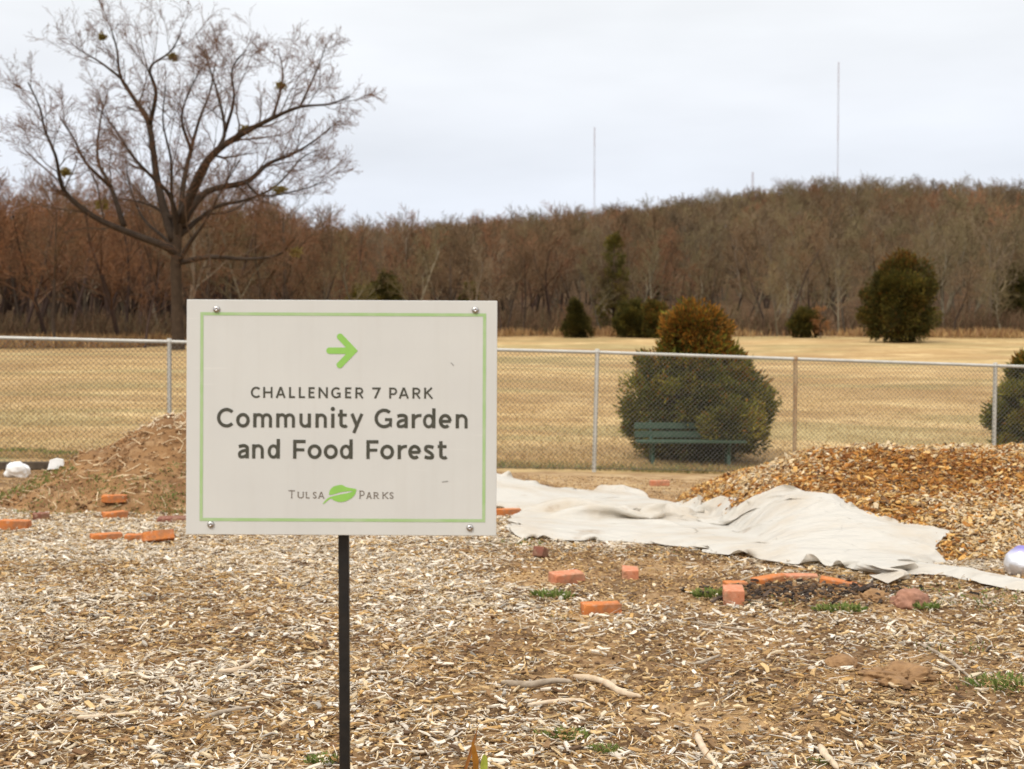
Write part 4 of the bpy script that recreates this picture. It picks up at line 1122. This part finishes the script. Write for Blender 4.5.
weed(1012, 688, 0.16, 160, 0.05, 'weed patch at the right border on the chips')
arr = []
for px, py, rr, n, h in ((15, 494, 0.5, 900, 0.07), (70, 502, 0.55, 900, 0.06), (50, 480, 0.45, 500, 0.06), (155, 497, 0.6, 700, 0.06), (175, 505, 0.4, 500, 0.06), (105, 478, 0.12, 120, 0.07), (178, 470, 0.2, 200, 0.06),
                         (525, 545, 0.3, 300, 0.05), (650, 552, 0.25, 200, 0.04), (960, 598, 0.4, 420, 0.05), (1000, 605, 0.4, 420, 0.05), (985, 690, 0.2, 150, 0.04), (960, 650, 0.35, 220, 0.04), (555, 620, 0.25, 150, 0.03), (785, 606, 0.3, 220, 0.04),
                         (440, 600, 0.3, 60, 0.03), (60, 455, 0.5, 500, 0.10), (20, 452, 0.7, 700, 0.10), (505, 545, 0.3, 150, 0.05)):
    p = hit(px, py); arr.append(weed_arrays(p[0], p[1], rr * (0.6 + 0.5 * random.random()), int(n * (0.40 if px < 190 else 0.22)), h * 0.7, WG, 0.4))
off = 0; Vs = []; Qs = []; Cs = []
for V, Q, C in arr: Vs.append(V); Qs.append(Q + off); Cs.append(C); off += len(V)
prop(mk('grass', np.concatenate(Vs), np.concatenate(Qs), M_leaf, col=np.concatenate(Cs)), kind='stuff')

# rusty sprout at the bottom border
pS = hit(477, 779); spr = empty('plant_sprout', pS); prop(spr, 'young sprout with rust-brown and yellow-green blades at the bottom border', 'plant')
def blade(pts, w, col, name='blade'):
    pts = np.array(pts); n_ = 10; q = np.array(spline(pts, 5)); m_ = len(q); Vv = []
    ww = w * np.interp(np.linspace(0, 1, m_), [0, 0.4, 0.8, 1], [0.7, 1, 0.55, 0.04])
    for i in range(m_): Vv += [q[i] + np.array((-ww[i], 0.0, 0)), q[i] + np.array((0, 0.25 * ww[i], 0)), q[i] + np.array((ww[i], 0, 0)), q[i] + np.array((0, 0.25 * ww[i] + 0.0015, 0))]
    Fs = [(i * 4 + k, i * 4 + (k + 1) % 4, i * 4 + 4 + (k + 1) % 4, i * 4 + 4 + k) for i in range(m_ - 1) for k in range(4)]
    mk(name, Vv, Fs, M_leaf, spr, col=np.tile(np.array(col), (len(Vv), 1)))
u_ = 4.5 / F
blade([(-0.045, 0, 0), (-0.03, 0, 0.05), (-0.012, 0.01, 0.11), (0.004, 0.015, 0.165)], 0.0055, (0.30, 0.12, 0.03))
blade([(-0.004, -0.01, 0), (-0.004, -0.012, 0.06), (-0.010, -0.012, 0.10), (-0.014, -0.01, 0.125)], 0.010, (0.36, 0.15, 0.02))
blade([(0.018, -0.005, 0), (0.022, -0.008, 0.04), (0.024, -0.01, 0.07), (0.022, -0.01, 0.082)], 0.012, (0.42, 0.45, 0.07))

# dry grass in the field, near part as blades
N = 90000
y = 22.0 + (R.random(N) ** 1.7) * 36; x = R.uniform(-1, 1, N) * (0.38 * y + 2); k = (y - fence_y.mean() * 0 - (21.45 + 0.17 * x)) > 0.05; x, y = x[k], y[k]; n = len(x)
cl = fbm(x / 1.6, y / 1.0, 401)
near = np.clip(1 - (y - (21.45 + 0.17 * x)) / 2.2, 0, 1)
gpr = 0.55 * near * (cl > 0.42) + 0.05
cols = np.array([(0.46, 0.32, 0.145), (0.38, 0.25, 0.105), (0.52, 0.38, 0.185), (0.29, 0.18, 0.08)])[R.integers(0, 4, n)]
kg = R.random(n) < gpr; cols[kg] = np.array([(0.17, 0.19, 0.06), (0.24, 0.23, 0.09)])[R.integers(0, 2, kg.sum())]
P = np.stack([x, y, ground_base(x, y) - 0.005], 1); D = np.stack([R.normal(0, 0.8, n), R.normal(0, 0.8, n), np.ones(n)], 1)
L = R.uniform(0.04, 0.11, n) * (1 + 0.8 * (cl - 0.5)) * (1 + 0.9 * near * R.random(n)); W = 0.007 + 0.004 * R.random(n)
V, Q, C = sprays(P, D, L, W, cols)
prop(mk('dry_grass', V, Q, M_straw, col=C), kind='stuff')
# taller pale grass along the edge of the wood
N = 26000
tq = R.uniform(-0.45, 0.45, N); y = edge_y(tq) + R.normal(-0.3, 1.6, N); x = tq * y
cl = fbm(x / 5, y / 3, 405); k = R.random(N) < sstep(cl, 0.35, 0.6); x, y, cl = x[k], y[k], cl[k]; n = len(x)
P = np.stack([x, y, ground_base(x, y)], 1); D = np.stack([R.normal(0, 0.35, n), R.normal(0, 0.35, n), np.ones(n)], 1)
cols = np.array([(0.44, 0.29, 0.13), (0.36, 0.22, 0.10), (0.30, 0.17, 0.08)])[R.integers(0, 3, n)]
L = R.uniform(0.3, 0.9, n) * (0.5 + cl); V, Q, C = sprays(P, D, L, L * 0.12, cols)
prop(mk('tall_grass', V, Q, M_straw, col=C), kind='stuff')

# ------------------------------------------------------------------ bare trees
class Skel:
    def __init__(s): s.p0 = []; s.p1 = []; s.r0 = []; s.r1 = []; s.lv = []
    def seg(s, a, b_, r0, r1, lv): s.p0.append(a); s.p1.append(b_); s.r0.append(r0); s.r1.append(r1); s.lv.append(lv)
    def arrays(s, lo, hi, n):
        lv = np.array(s.lv); k = (lv >= lo) & (lv <= hi)
        return segs_mesh(np.array(s.p0)[k], np.array(s.p1)[k], np.array(s.r0)[k], np.array(s.r1)[k], n), lv[k]
def unit(v): return v / (np.linalg.norm(v) + 1e-9)
def grow(S, p, d, L, r, lv, maxlv, rng, cfg):
    """one branch as a wandering chain, children along it"""
    nseg = 4 if lv < maxlv else 2
    pts = [p]; dd = d
    for i in range(nseg):
        dd = unit(dd + rng.normal(0, cfg['wander'], 3) + np.array((0, 0, cfg['up'])))
        pts.append(pts[-1] + dd * L / nseg)
    tip = cfg['tip']
    for i in range(nseg):
        a, b_ = i / nseg, (i + 1) / nseg
        S.seg(pts[i], pts[i + 1], max(r * (1 - 0.75 * a), tip), max(r * (1 - 0.75 * b_), tip * 0.7), lv)
    if lv >= maxlv: return
    nch = cfg['kids'][lv]
    for k in range(nch):
        f = cfg['from'][lv] + (1 - cfg['from'][lv]) * (k + rng.random()) / nch
        i = min(int(f * nseg), nseg - 1); q = pts[i] + (pts[i + 1] - pts[i]) * (f * nseg - i)
        base = unit(pts[i + 1] - pts[i]); side = unit(np.cross(base, rng.normal(0, 1, 3)))
        ang = rng.uniform(*cfg['ang']); nd = unit(base * math.cos(ang) + side * math.sin(ang))
        grow(S, q, nd, L * cfg['len'][lv] * rng.uniform(0.7, 1.25) * (1.12 - 0.5 * f), max(r * (1 - 0.75 * f) * 0.62, tip), lv + 1, maxlv, rng, cfg)

def wild_tree(h, seed, kids, tip, spread=1.0):
    rng = np.random.default_rng(seed); S = Skel()
    cfg = dict(wander=0.13, up=0.06, tip=tip, kids=kids, ang=(0.45 * spread, 0.95 * spread), len=[0.46, 0.55, 0.55, 0.55], **{'from': [0.28, 0.2, 0.15, 0.1]})
    nst = 1 if rng.random() < 0.75 else 2
    for j in range(nst):
        grow(S, np.array((0.2 * j, 0, -0.3)), unit(np.array((rng.normal(0, 0.08) + 0.2 * j, rng.normal(0, 0.08), 1))), h * 0.93 * (1 if j == 0 else 0.85), h * 0.0165, 0, len(kids), rng, cfg)
    return S
def tree_arrays(S, c_trunk, c_mid, c_tip, maxlv):
    (Vt, Qt), _ = S.arrays(0, 0, 6); (Vc, Qc), lv = S.arrays(1, 9, 3)
    ct = np.tile(np.array(c_trunk), (len(Vt), 1))
    f = np.clip((np.repeat(lv, 6) - 1) / max(1, maxlv - 1), 0, 1)[:, None]
    cc = np.array(c_mid) * (1 - f) + np.array(c_tip) * f
    return (Vt, Qt, ct), (Vc, Qc, cc)

TONES = {  # trunk, limbs, twig tips
    'grey': ((0.135, 0.105, 0.074), (0.15, 0.112, 0.074), (0.165, 0.115, 0.066)),
    'brown': ((0.060, 0.042, 0.030), (0.085, 0.056, 0.034), (0.15, 0.092, 0.048)),
    'red': ((0.07, 0.045, 0.035), (0.105, 0.06, 0.036), (0.205, 0.098, 0.048)),
    'olive': ((0.145, 0.118, 0.078), (0.155, 0.122, 0.074), (0.18, 0.136, 0.066)),
}
near_t = {}; far_t = {}
for tone, nv in (('grey', 3), ('brown', 3), ('red', 3), ('olive', 2)):
    near_t[tone] = []; far_t[tone] = []
    for k in range(nv):
        S = wild_tree(10.0, 100 + 17 * k + hash(tone[0]) % 1 + len(tone) * 7, [10, 6, 5, 3], 0.011)
        t_, c_ = tree_arrays(S, *TONES[tone], 4)
        near_t[tone].append((mesh_data('trunk', t_[0], t_[1], M_bark, col=t_[2]), mesh_data('crown', c_[0], c_[1], M_bark, col=c_[2])))
        S = wild_tree(10.0, 500 + 13 * k + len(tone) * 11, [11, 7, 6], 0.017)
        t_, c_ = tree_arrays(S, *TONES[tone], 3)
        V = np.concatenate([t_[0], c_[0]]); Q = np.concatenate([t_[1], c_[1] + len(t_[0])]); C = np.concatenate([t_[2], c_[2]])
        far_t[tone].append(mesh_data('far_tree', V, Q, M_bark, col=C))

# scatter: sites through the wood, front ones become trees of their own
sites = []
yy = 0.0
for row in range(70):
    dist = -0.5 + row * 3.2 * (1 + row * 0.006)
    if dist > 262: break
    tq = -0.52
    while tq < 0.52:
        Y = float(edge_y(tq)) + dist + random.uniform(-1.6, 1.6)
        stp = (5.2 if dist < 45 else 4.2) / Y * random.uniform(0.7, 1.35)
        tq += stp
        sites.append((tq * Y, Y, dist))
def tone_at(x_, Y):
    px_ = 512 + x_ / Y * F
    u = random.random(); redp = np.interp(px_, [0, 250, 420, 560, 700, 1024], [0.60, 0.50, 0.30, 0.16, 0.06, 0.03]) * (0.4 + 1.2 * float(fbm(x_ / 14, Y / 14, 501)))
    if u < redp: return 'red'
    u = random.random(); olp = np.interp(px_, [0, 500, 800, 1024], [0.02, 0.12, 0.35, 0.45])
    if u < olp: return 'olive'
    return 'grey' if random.random() < np.interp(px_, [0, 500, 1024], [0.15, 0.35, 0.55]) else 'brown'
LBL = {
    'red': 'slender leafless tree with reddish budding twigs along the wood edge',
    'brown': 'slender leafless dark brown tree along the wood edge',
    'grey': 'slender leafless tree with grey bark along the wood edge',
    'olive': 'slender leafless tree with pale olive bark along the wood edge'}
sites.sort(key=lambda q: q[2])
front = []; back = []
for x_, Y, dist in sites:
    px_ = 512 + x_ / Y * F
    (front if (len(front) < 240 and -30 < px_ < 1054 and dist < 30) else back).append((x_, Y, dist))
for x_, Y, dist in front:
    px_ = 512 + x_ / Y * F
    tone = tone_at(x_, Y); tm, cm = random.choice(near_t[tone])
    h = random.uniform(8.0, 11.0) if px_ < 300 else random.uniform(5.5, 8.3)
    if px_ > 940 and random.random() < 0.5: h *= 1.3
    if dist < 1.5: h *= random.uniform(0.55, 0.95)
    r_ = empty('bare_tree', (x_, Y, float(ground_base(x_, Y)) - 0.05), random.uniform(0, 6.28)); prop(r_, LBL[tone], 'tree', 'leafless trees along the wood edge, ' + tone + ' kind')
    r_.scale = (h / 10 * random.uniform(0.85, 1.15), h / 10 * random.uniform(0.85, 1.15), h / 10)
    for nm, me in (('trunk', tm), ('crown', cm)):
        o = bpy.data.objects.new(nm, me); COL.objects.link(o); o.parent = r_
# the mass of the wood up the hillside: one object
tcol = {}
names = []
tree_lib = bpy.data.collections.new('tree_library')
order = []
for tone in sorted(far_t):
    for k, me in enumerate(far_t[tone]):
        o = bpy.data.objects.new('far_tree_%s_%d' % (tone, k), me); tree_lib.objects.link(o); order.append((o.name, tone))
order.sort()
P = []; idx = []; sc_l = []; rot = []
for x_, Y, dist in back:
    tone = tone_at(x_, Y); ch = [i for i, (nm, t_) in enumerate(order) if t_ == tone]
    P.append((x_, Y, float(ground_base(x_, Y)) - 0.1)); idx.append(random.choice(ch)); px_ = 512 + x_ / Y * F
    h = random.uniform(6.5, 10.5) if px_ > 300 else random.uniform(8.5, 12.5)
    if dist > 100: h = random.uniform(5.8, 8.6)
    if 930 < px_ and dist < 110 and random.random() < 0.16: h *= 1.2
    sc_l.append(h / 10); rot.append(random.uniform(0, 6.28))
me = bpy.data.meshes.new('forest'); me.vertices.add(len(P)); me.vertices.foreach_set('co', np.array(P, np.float32).reshape(-1))
for nm, ty, vals in (('idx', 'INT', idx), ('scl', 'FLOAT', sc_l), ('rot', 'FLOAT', rot)):
    a = me.attributes.new(nm, ty, 'POINT'); a.data.foreach_set('value', np.array(vals, np.int32 if ty == 'INT' else np.float32))
forest = bpy.data.objects.new('forest', me); COL.objects.link(forest); prop(forest, kind='stuff')
ng = bpy.data.node_groups.new('forest_scatter', 'GeometryNodeTree')
ng.interface.new_socket('Geometry', in_out='INPUT', socket_type='NodeSocketGeometry'); ng.interface.new_socket('Geometry', in_out='OUTPUT', socket_type='NodeSocketGeometry')
gi = ng.nodes.new('NodeGroupInput'); go = ng.nodes.new('NodeGroupOutput')
iop = ng.nodes.new('GeometryNodeInstanceOnPoints'); ci = ng.nodes.new('GeometryNodeCollectionInfo'); ci.inputs['Collection'].default_value = tree_lib
ci.inputs['Separate Children'].default_value = True; ci.inputs['Reset Children'].default_value = True
def nattr(nm, ty):
    n_ = ng.nodes.new('GeometryNodeInputNamedAttribute'); n_.data_type = ty; n_.inputs['Name'].default_value = nm; return n_.outputs['Attribute']
cxyz = ng.nodes.new('ShaderNodeCombineXYZ'); e2r = ng.nodes.new('FunctionNodeEulerToRotation')
ng.links.new(nattr('rot', 'FLOAT'), cxyz.inputs['Z']); ng.links.new(cxyz.outputs[0], e2r.inputs[0])
ng.links.new(gi.outputs[0], iop.inputs['Points']); ng.links.new(ci.outputs[0], iop.inputs['Instance'])
iop.inputs['Pick Instance'].default_value = True
ng.links.new(nattr('idx', 'INT'), iop.inputs['Instance Index']); ng.links.new(e2r.outputs[0], iop.inputs['Rotation']); ng.links.new(nattr('scl', 'FLOAT'), iop.inputs['Scale'])
ng.links.new(iop.outputs[0], go.inputs[0])
md = forest.modifiers.new('scatter', 'NODES'); md.node_group = ng

# ------------------------------------------------------------------ the large bare tree
TY = 75.0
rng = np.random.default_rng(77)
tb = gpt(178, TY); tree = empty('bare_tree', tb); prop(tree, 'large wide-spreading leafless tree with reddish twigs, towering over the wood on the left', 'tree')
U = TY / F
def limb(pts, r0, r1, depth=0.0, y0=0.0):
    n_ = len(pts); out = []
    for i, (a, b_) in enumerate(pts):
        out.append(at(a, b_, TY + y0 + depth * i / (n_ - 1)) - np.array(tb))
    q = np.array(spline(out, 4)); rr = (r1 + (r0 - r1) * (1 - np.linspace(0, 1, len(q))) ** 1.35) * U
    return q, rr
limbs = [
    ([(177, 254), (164, 246), (132, 234), (96, 218), (68, 196), (60, 178), (56, 157), (45, 130), (40, 108), (28, 82)], 4.6, 0.7, -5),
    ([(124, 226), (111, 187), (98, 160), (100, 123), (108, 92)], 3.2, 0.6, 4),
    ([(111, 187), (87, 164), (73, 137), (60, 118)], 2.2, 0.5, -3),
    ([(174, 240), (165, 212), (157, 178), (149, 124), (135, 100), (121, 78), (117, 50), (111, 28)], 5.6, 0.7, 3),
    ([(150, 124), (156, 92), (150, 68), (170, 52), (182, 32)], 2.6, 0.5, -3),
    ([(121, 78), (100, 62), (86, 54), (72, 44)], 1.6, 0.4, 2),
    ([(180, 225), (184, 182), (191, 150), (200, 118), (210, 92), (216, 60)], 3.6, 0.6, 4),
    ([(191, 150), (182, 122), (186, 100), (200, 70)], 2.0, 0.5, -4),
    ([(181, 222), (200, 174), (218, 150), (246, 132), (273, 118), (300, 107), (330, 104), (350, 96)], 5.4, 0.6, -5),
    ([(218, 150), (225, 130), (218, 95), (209, 66), (202, 48)], 2.6, 0.5, 3),
    ([(225, 132), (234, 100), (232, 70), (246, 50)], 2.0, 0.5, -2),
    ([(273, 118), (283, 78), (278, 48)], 1.7, 0.4, 3),
    ([(300, 107), (316, 72), (326, 46)], 1.4, 0.4, 2),
    ([(182, 226), (205, 193), (246, 182), (268, 164), (291, 155), (314, 141), (340, 120)], 4.6, 0.6, 5),
    ([(246, 182), (262, 196), (300, 190), (325, 182)], 1.7, 0.4, -4),
    ([(182, 262), (210, 257), (246, 259), (278, 255), (295, 238)], 3.2, 0.7, -6),
    ([(179, 228), (170, 196), (150, 175), (132, 155), (113, 126), (96, 106)], 2.8, 0.5, -5),
    ([(182, 232), (205, 215), (230, 212), (252, 200), (275, 205)], 2.3, 0.5, 6),
    ([(173, 218), (150, 205), (128, 200), (105, 196)], 2.2, 0.5, 5),
    ([(177, 250), (162, 236), (146, 222), (136, 204), (128, 178), (126, 150)], 2.4, 0.5, 5),
    ([(178, 240), (172, 200), (171, 160), (163, 122), (166, 86)], 2.6, 0.5, -4),
    ([(180, 232), (190, 205), (208, 168), (216, 140)], 2.4, 0.5, 6),
    ([(180, 236), (214, 208), (246, 200), (276, 186), (302, 158), (318, 150)], 2.6, 0.5, 3),
    ([(178, 262), (192, 240), (205, 222), (222, 190), (240, 160)], 3.0, 0.5, -3),
]
mb = MB()
q, rr = limb([(178, 358), (178, 330), (177, 300), (176, 265), (177, 240), (179, 222)], 6.5, 4.8)
rr[:3] *= np.array([1.35, 1.2, 1.1]); mb.tube(q, rr, 12)
tr_o = mb.build('trunk', M_bark_big, tree, smooth=True, col=np.tile(np.array((0.056, 0.038, 0.025)), (mb.n, 1)))
S = Skel()
cfg = dict(wander=0.17, up=0.045, tip=0.0085, kids=[7, 5, 5, 3], ang=(0.35, 0.85), len=[0.55, 0.58, 0.58, 0.6], **{'from': [0.2, 0.15, 0.1, 0.1]})
for pts, r0, r1, dep in limbs:
    q, rr = limb(pts, r0 * 0.95, r1, dep)
    lm = MB().tube(q, rr, 7)
    o = lm.build('limb', M_bark_big, tree, smooth=True, col=np.tile(np.array((0.045, 0.032, 0.023)), (lm.n, 1)))
    n_ = len(q)
    nb = max(5, int(n_ * 0.52))
    for k in range(nb):
        f = 0.25 + 0.75 * (k + rng.random()) / nb; i = min(int(f * (n_ - 1)), n_ - 2); base = unit(q[i + 1] - q[i])
        side = unit(np.cross(base, rng.normal(0, 1, 3))); ang = rng.uniform(0.4, 1.0); d = unit(base * math.cos(ang) + side * math.sin(ang) + np.array((0, 0, 0.15)))
        grow(S, q[i], d, rng.uniform(1.4, 3.8) * (1.25 - 0.6 * f), max(rr[i] * 0.42, 0.022), 1, 4, rng, cfg)
(Vc, Qc), lv = S.arrays(1, 9, 3)
f = np.clip((np.repeat(lv, 6) - 1) / 3, 0, 1)[:, None]
mk('crown', Vc, Qc, M_bark_big, tree, col=np.array((0.08, 0.052, 0.034)) * (1 - f) + np.array((0.150, 0.075, 0.040)) * f)
for px_, py_, r_ in ((65, 172, 0.30), (102, 205, 0.32), (173, 57, 0.22), (281, 86, 0.24), (280, 190, 0.30), (245, 130, 0.34), (296, 252, 0.26), (102, 37, 0.16)):
    c = at(px_, py_, TY + random.uniform(-2, 2)) - np.array(tb); n = 260
    d = R.normal(0, 1, (n, 3)); d /= np.linalg.norm(d, axis=1, keepdims=True)
    V, Q, C = sprays(c + R.normal(0, 0.36, (n, 3)) * r_ * np.array((1.3, 1.0, 0.8)), d + R.normal(0, 0.4, (n, 3)), R.uniform(0.1, 0.24, n), R.uniform(0.04, 0.09, n), np.array([[0.25, 0.19, 0.055]]) * R.uniform(0.7, 1.3, (n, 1)))
    mk('mistletoe_clump', V, Q, M_leaf, tree, col=C)

# ------------------------------------------------------------------ evergreens and shrubs of the wood edge
def far_bush(px, py_base, Y, w, h, label, name='cedar_tree', cat='evergreen tree', cone=False, nsp=9000, group='evergreens of the wood edge', tone=1.0, rust=None, size=0.15):
    x_ = (px - 512) / F * Y; loc = (x_, Y, float(ground_base(x_, Y)))
    if cone:
        lobes = [(0, 0, h * 0.22, w / 2, w / 2, h * 0.24, 0.45), (0, 0, h * 0.48, w * 0.36, w * 0.36, h * 0.24, 0.3), (0, 0, h * 0.74, w * 0.2, w * 0.2, h * 0.24, 0.25)]
    else:
        lobes = [(0, 0, h * 0.42, w / 2, w / 2, h * 0.42, 0.6), (w * 0.04, 0, h * 0.68, w * 0.38, w * 0.36, h * 0.32, 0.3), (0, 0, h * 0.2, w * 0.42, w * 0.4, h * 0.2, 0.1)]
    return conifer(name, label, cat, loc, lobes, nsp, size, h * 0.92, 0.02 * h, group, rust_from=rust, clumps=130, tone=tone * np.array((0.54, 0.49, 0.62)), rust_p=0.5, clump_r=max(w * 0.15, size * 1.8))
far_bush(899, 338, 98, 4.9, 5.9, 'big rounded dark evergreen standing out on the field edge at right', nsp=36000, rust=(4.4, 6.2), size=0.15)
far_bush(576, 338, 109, 2.3, 2.9, 'small dark cone-shaped evergreen right of the sign board', cone=True, tone=0.75, size=0.13)
far_bush(614, 330, 119, 3.0, 8.8, 'tall narrow evergreen among the bare trees, above the orange-topped juniper', cone=True, nsp=6500, tone=1.35, size=0.17)
far_bush(632, 338, 110, 2.6, 2.9, 'olive green bush left of the orange-topped juniper', tone=1.15)
far_bush(654, 338, 109, 2.2, 2.9, 'yellowish green bush directly behind the juniper top', tone=1.35, rust=(1.2, 3.5))
far_bush(805, 338, 109, 2.3, 2.1, 'low dark bush between the juniper and the big rounded evergreen', tone=0.9)
far_bush(470, 330, 116, 2.0, 4.2, 'evergreen peeking over the top right corner of the sign', tone=1.25)
far_bush(384, 330, 108, 2.6, 5.1, 'evergreen rising behind the middle of the sign top', tone=0.95)
far_bush(363, 330, 107, 2.8, 4.2, 'yellowish evergreen just left of the one behind the sign top', tone=1.4)
far_bush(1012, 325, 122, 3.4, 5.4, 'dark evergreen among bare trees at the right border', tone=0.9)
far_bush(655, 320, 170, 4.0, 5.5, 'evergreen part way up the wooded slope left of the juniper', tone=0.9)
# rusty-leaved small tree
x_ = (820 - 512) / F * 108; lob = [(0, 0, 1.6, 0.55, 0.5, 1.0, 0.7), (0.1, 0, 0.7, 0.5, 0.5, 0.6, 0.3)]
t = empty('oak_sapling', (x_, 108, float(ground_base(x_, 108)))); prop(t, 'small sapling holding dry orange leaves above the low dark bush', 'sapling')
limbs_mb(2.4, 0.05, lob, 12).build('trunk', m_trunk, t)
V, Q, C = conifer_parts(lob, 420, 0.13, clumps=16); mk('crown', V, Q, M_leaf, t, col=np.tile(np.array((0.30, 0.145, 0.055)), (len(V), 1)))

# undergrowth along the edge: brambles and leafless brush, one mass
N = 38000
tq = R.uniform(-0.5, 0.5, N); dist = R.gamma(1.6, 5.0, N); y = edge_y(tq) + 0.6 + dist; x = tq * y
cl = fbm(x / 3.5, y / 3.5, 601); k = R.random(N) < sstep(cl, 0.3, 0.6); x, y, cl = x[k], y[k], cl[k]; n = len(x)
z = ground_base(x, y); hgt = R.uniform(0.5, 2.4, n) * (0.4 + cl)
P0 = np.stack([x, y, z - 0.05], 1); D = np.stack([R.normal(0, 0.35, n), R.normal(0, 0.35, n), np.ones(n)], 1) * hgt[:, None]; Pm = P0 + D * 0.55; P1 = P0 + D + np.stack([R.normal(0, 0.25, n), R.normal(0, 0.25, n), -0.1 * hgt], 1)
V1, Q1 = segs_mesh(P0, Pm, np.full(n, 0.022), np.full(n, 0.016), 3); V2, Q2 = segs_mesh(Pm, P1, np.full(n, 0.016), np.full(n, 0.008), 3)
cs = np.array([(0.12, 0.07, 0.04), (0.08, 0.05, 0.03), (0.17, 0.10, 0.055), (0.11, 0.085, 0.045)])[R.integers(0, 4, n)]; cs = np.repeat(cs, 6, 0)
prop(mk('undergrowth', np.concatenate([V1, V2]), np.concatenate([Q1, Q2 + len(V1)]), M_bark, col=np.concatenate([cs, cs])), kind='stuff')

# ------------------------------------------------------------------ radio masts far beyond the hill
m_mast_r = simple('mast_red', (0.46, 0.41, 0.42)); m_mast_w = simple('mast_white', (0.52, 0.52, 0.55))
def mast(px, ytop, ybase, Y, w, label):
    x_ = (px - 512) / F * Y; zt = at(px, ytop, Y)[2]; zb = float(ground_base(x_, Y)); H = zt - zb
    t = empty('radio_mast', (x_, Y, zb)); prop(t, label, 'radio mast', 'radio masts beyond the hill')
    nsec = 9
    for k in range(nsec):
        z0, z1 = H * k / nsec, H * (k + 1) / nsec; mb = MB(); c3 = [(w * math.cos(a), w * math.sin(a)) for a in (0.5, 2.59, 4.69)]
        for a, b_ in c3: mb.tube([(a, b_, z0), (a, b_, z1)], w * 0.16, 4)
        nb = 6
        for j in range(nb):
            q0, q1 = z0 + (z1 - z0) * j / nb, z0 + (z1 - z0) * (j + 1) / nb
            for i in range(3):
                a, b_ = c3[i], c3[(i + 1) % 3]; mb.tube([(a[0], a[1], q0), (b_[0], b_[1], q1)], w * 0.09, 4)
        mb.build('mast_section', m_mast_r if k % 2 == 0 else m_mast_w, t)
mast(836, 62, 185, 1250, 0.7, 'taller of the two thin radio masts, rising over the hilltop at right')
mast(594, 127, 205, 1450, 0.75, 'shorter thin radio mast over the ridge right of the sign')
mast(751.5, 172, 188, 1300, 1.0, 'tip of a small mast barely clearing the treetops between the two tall ones')
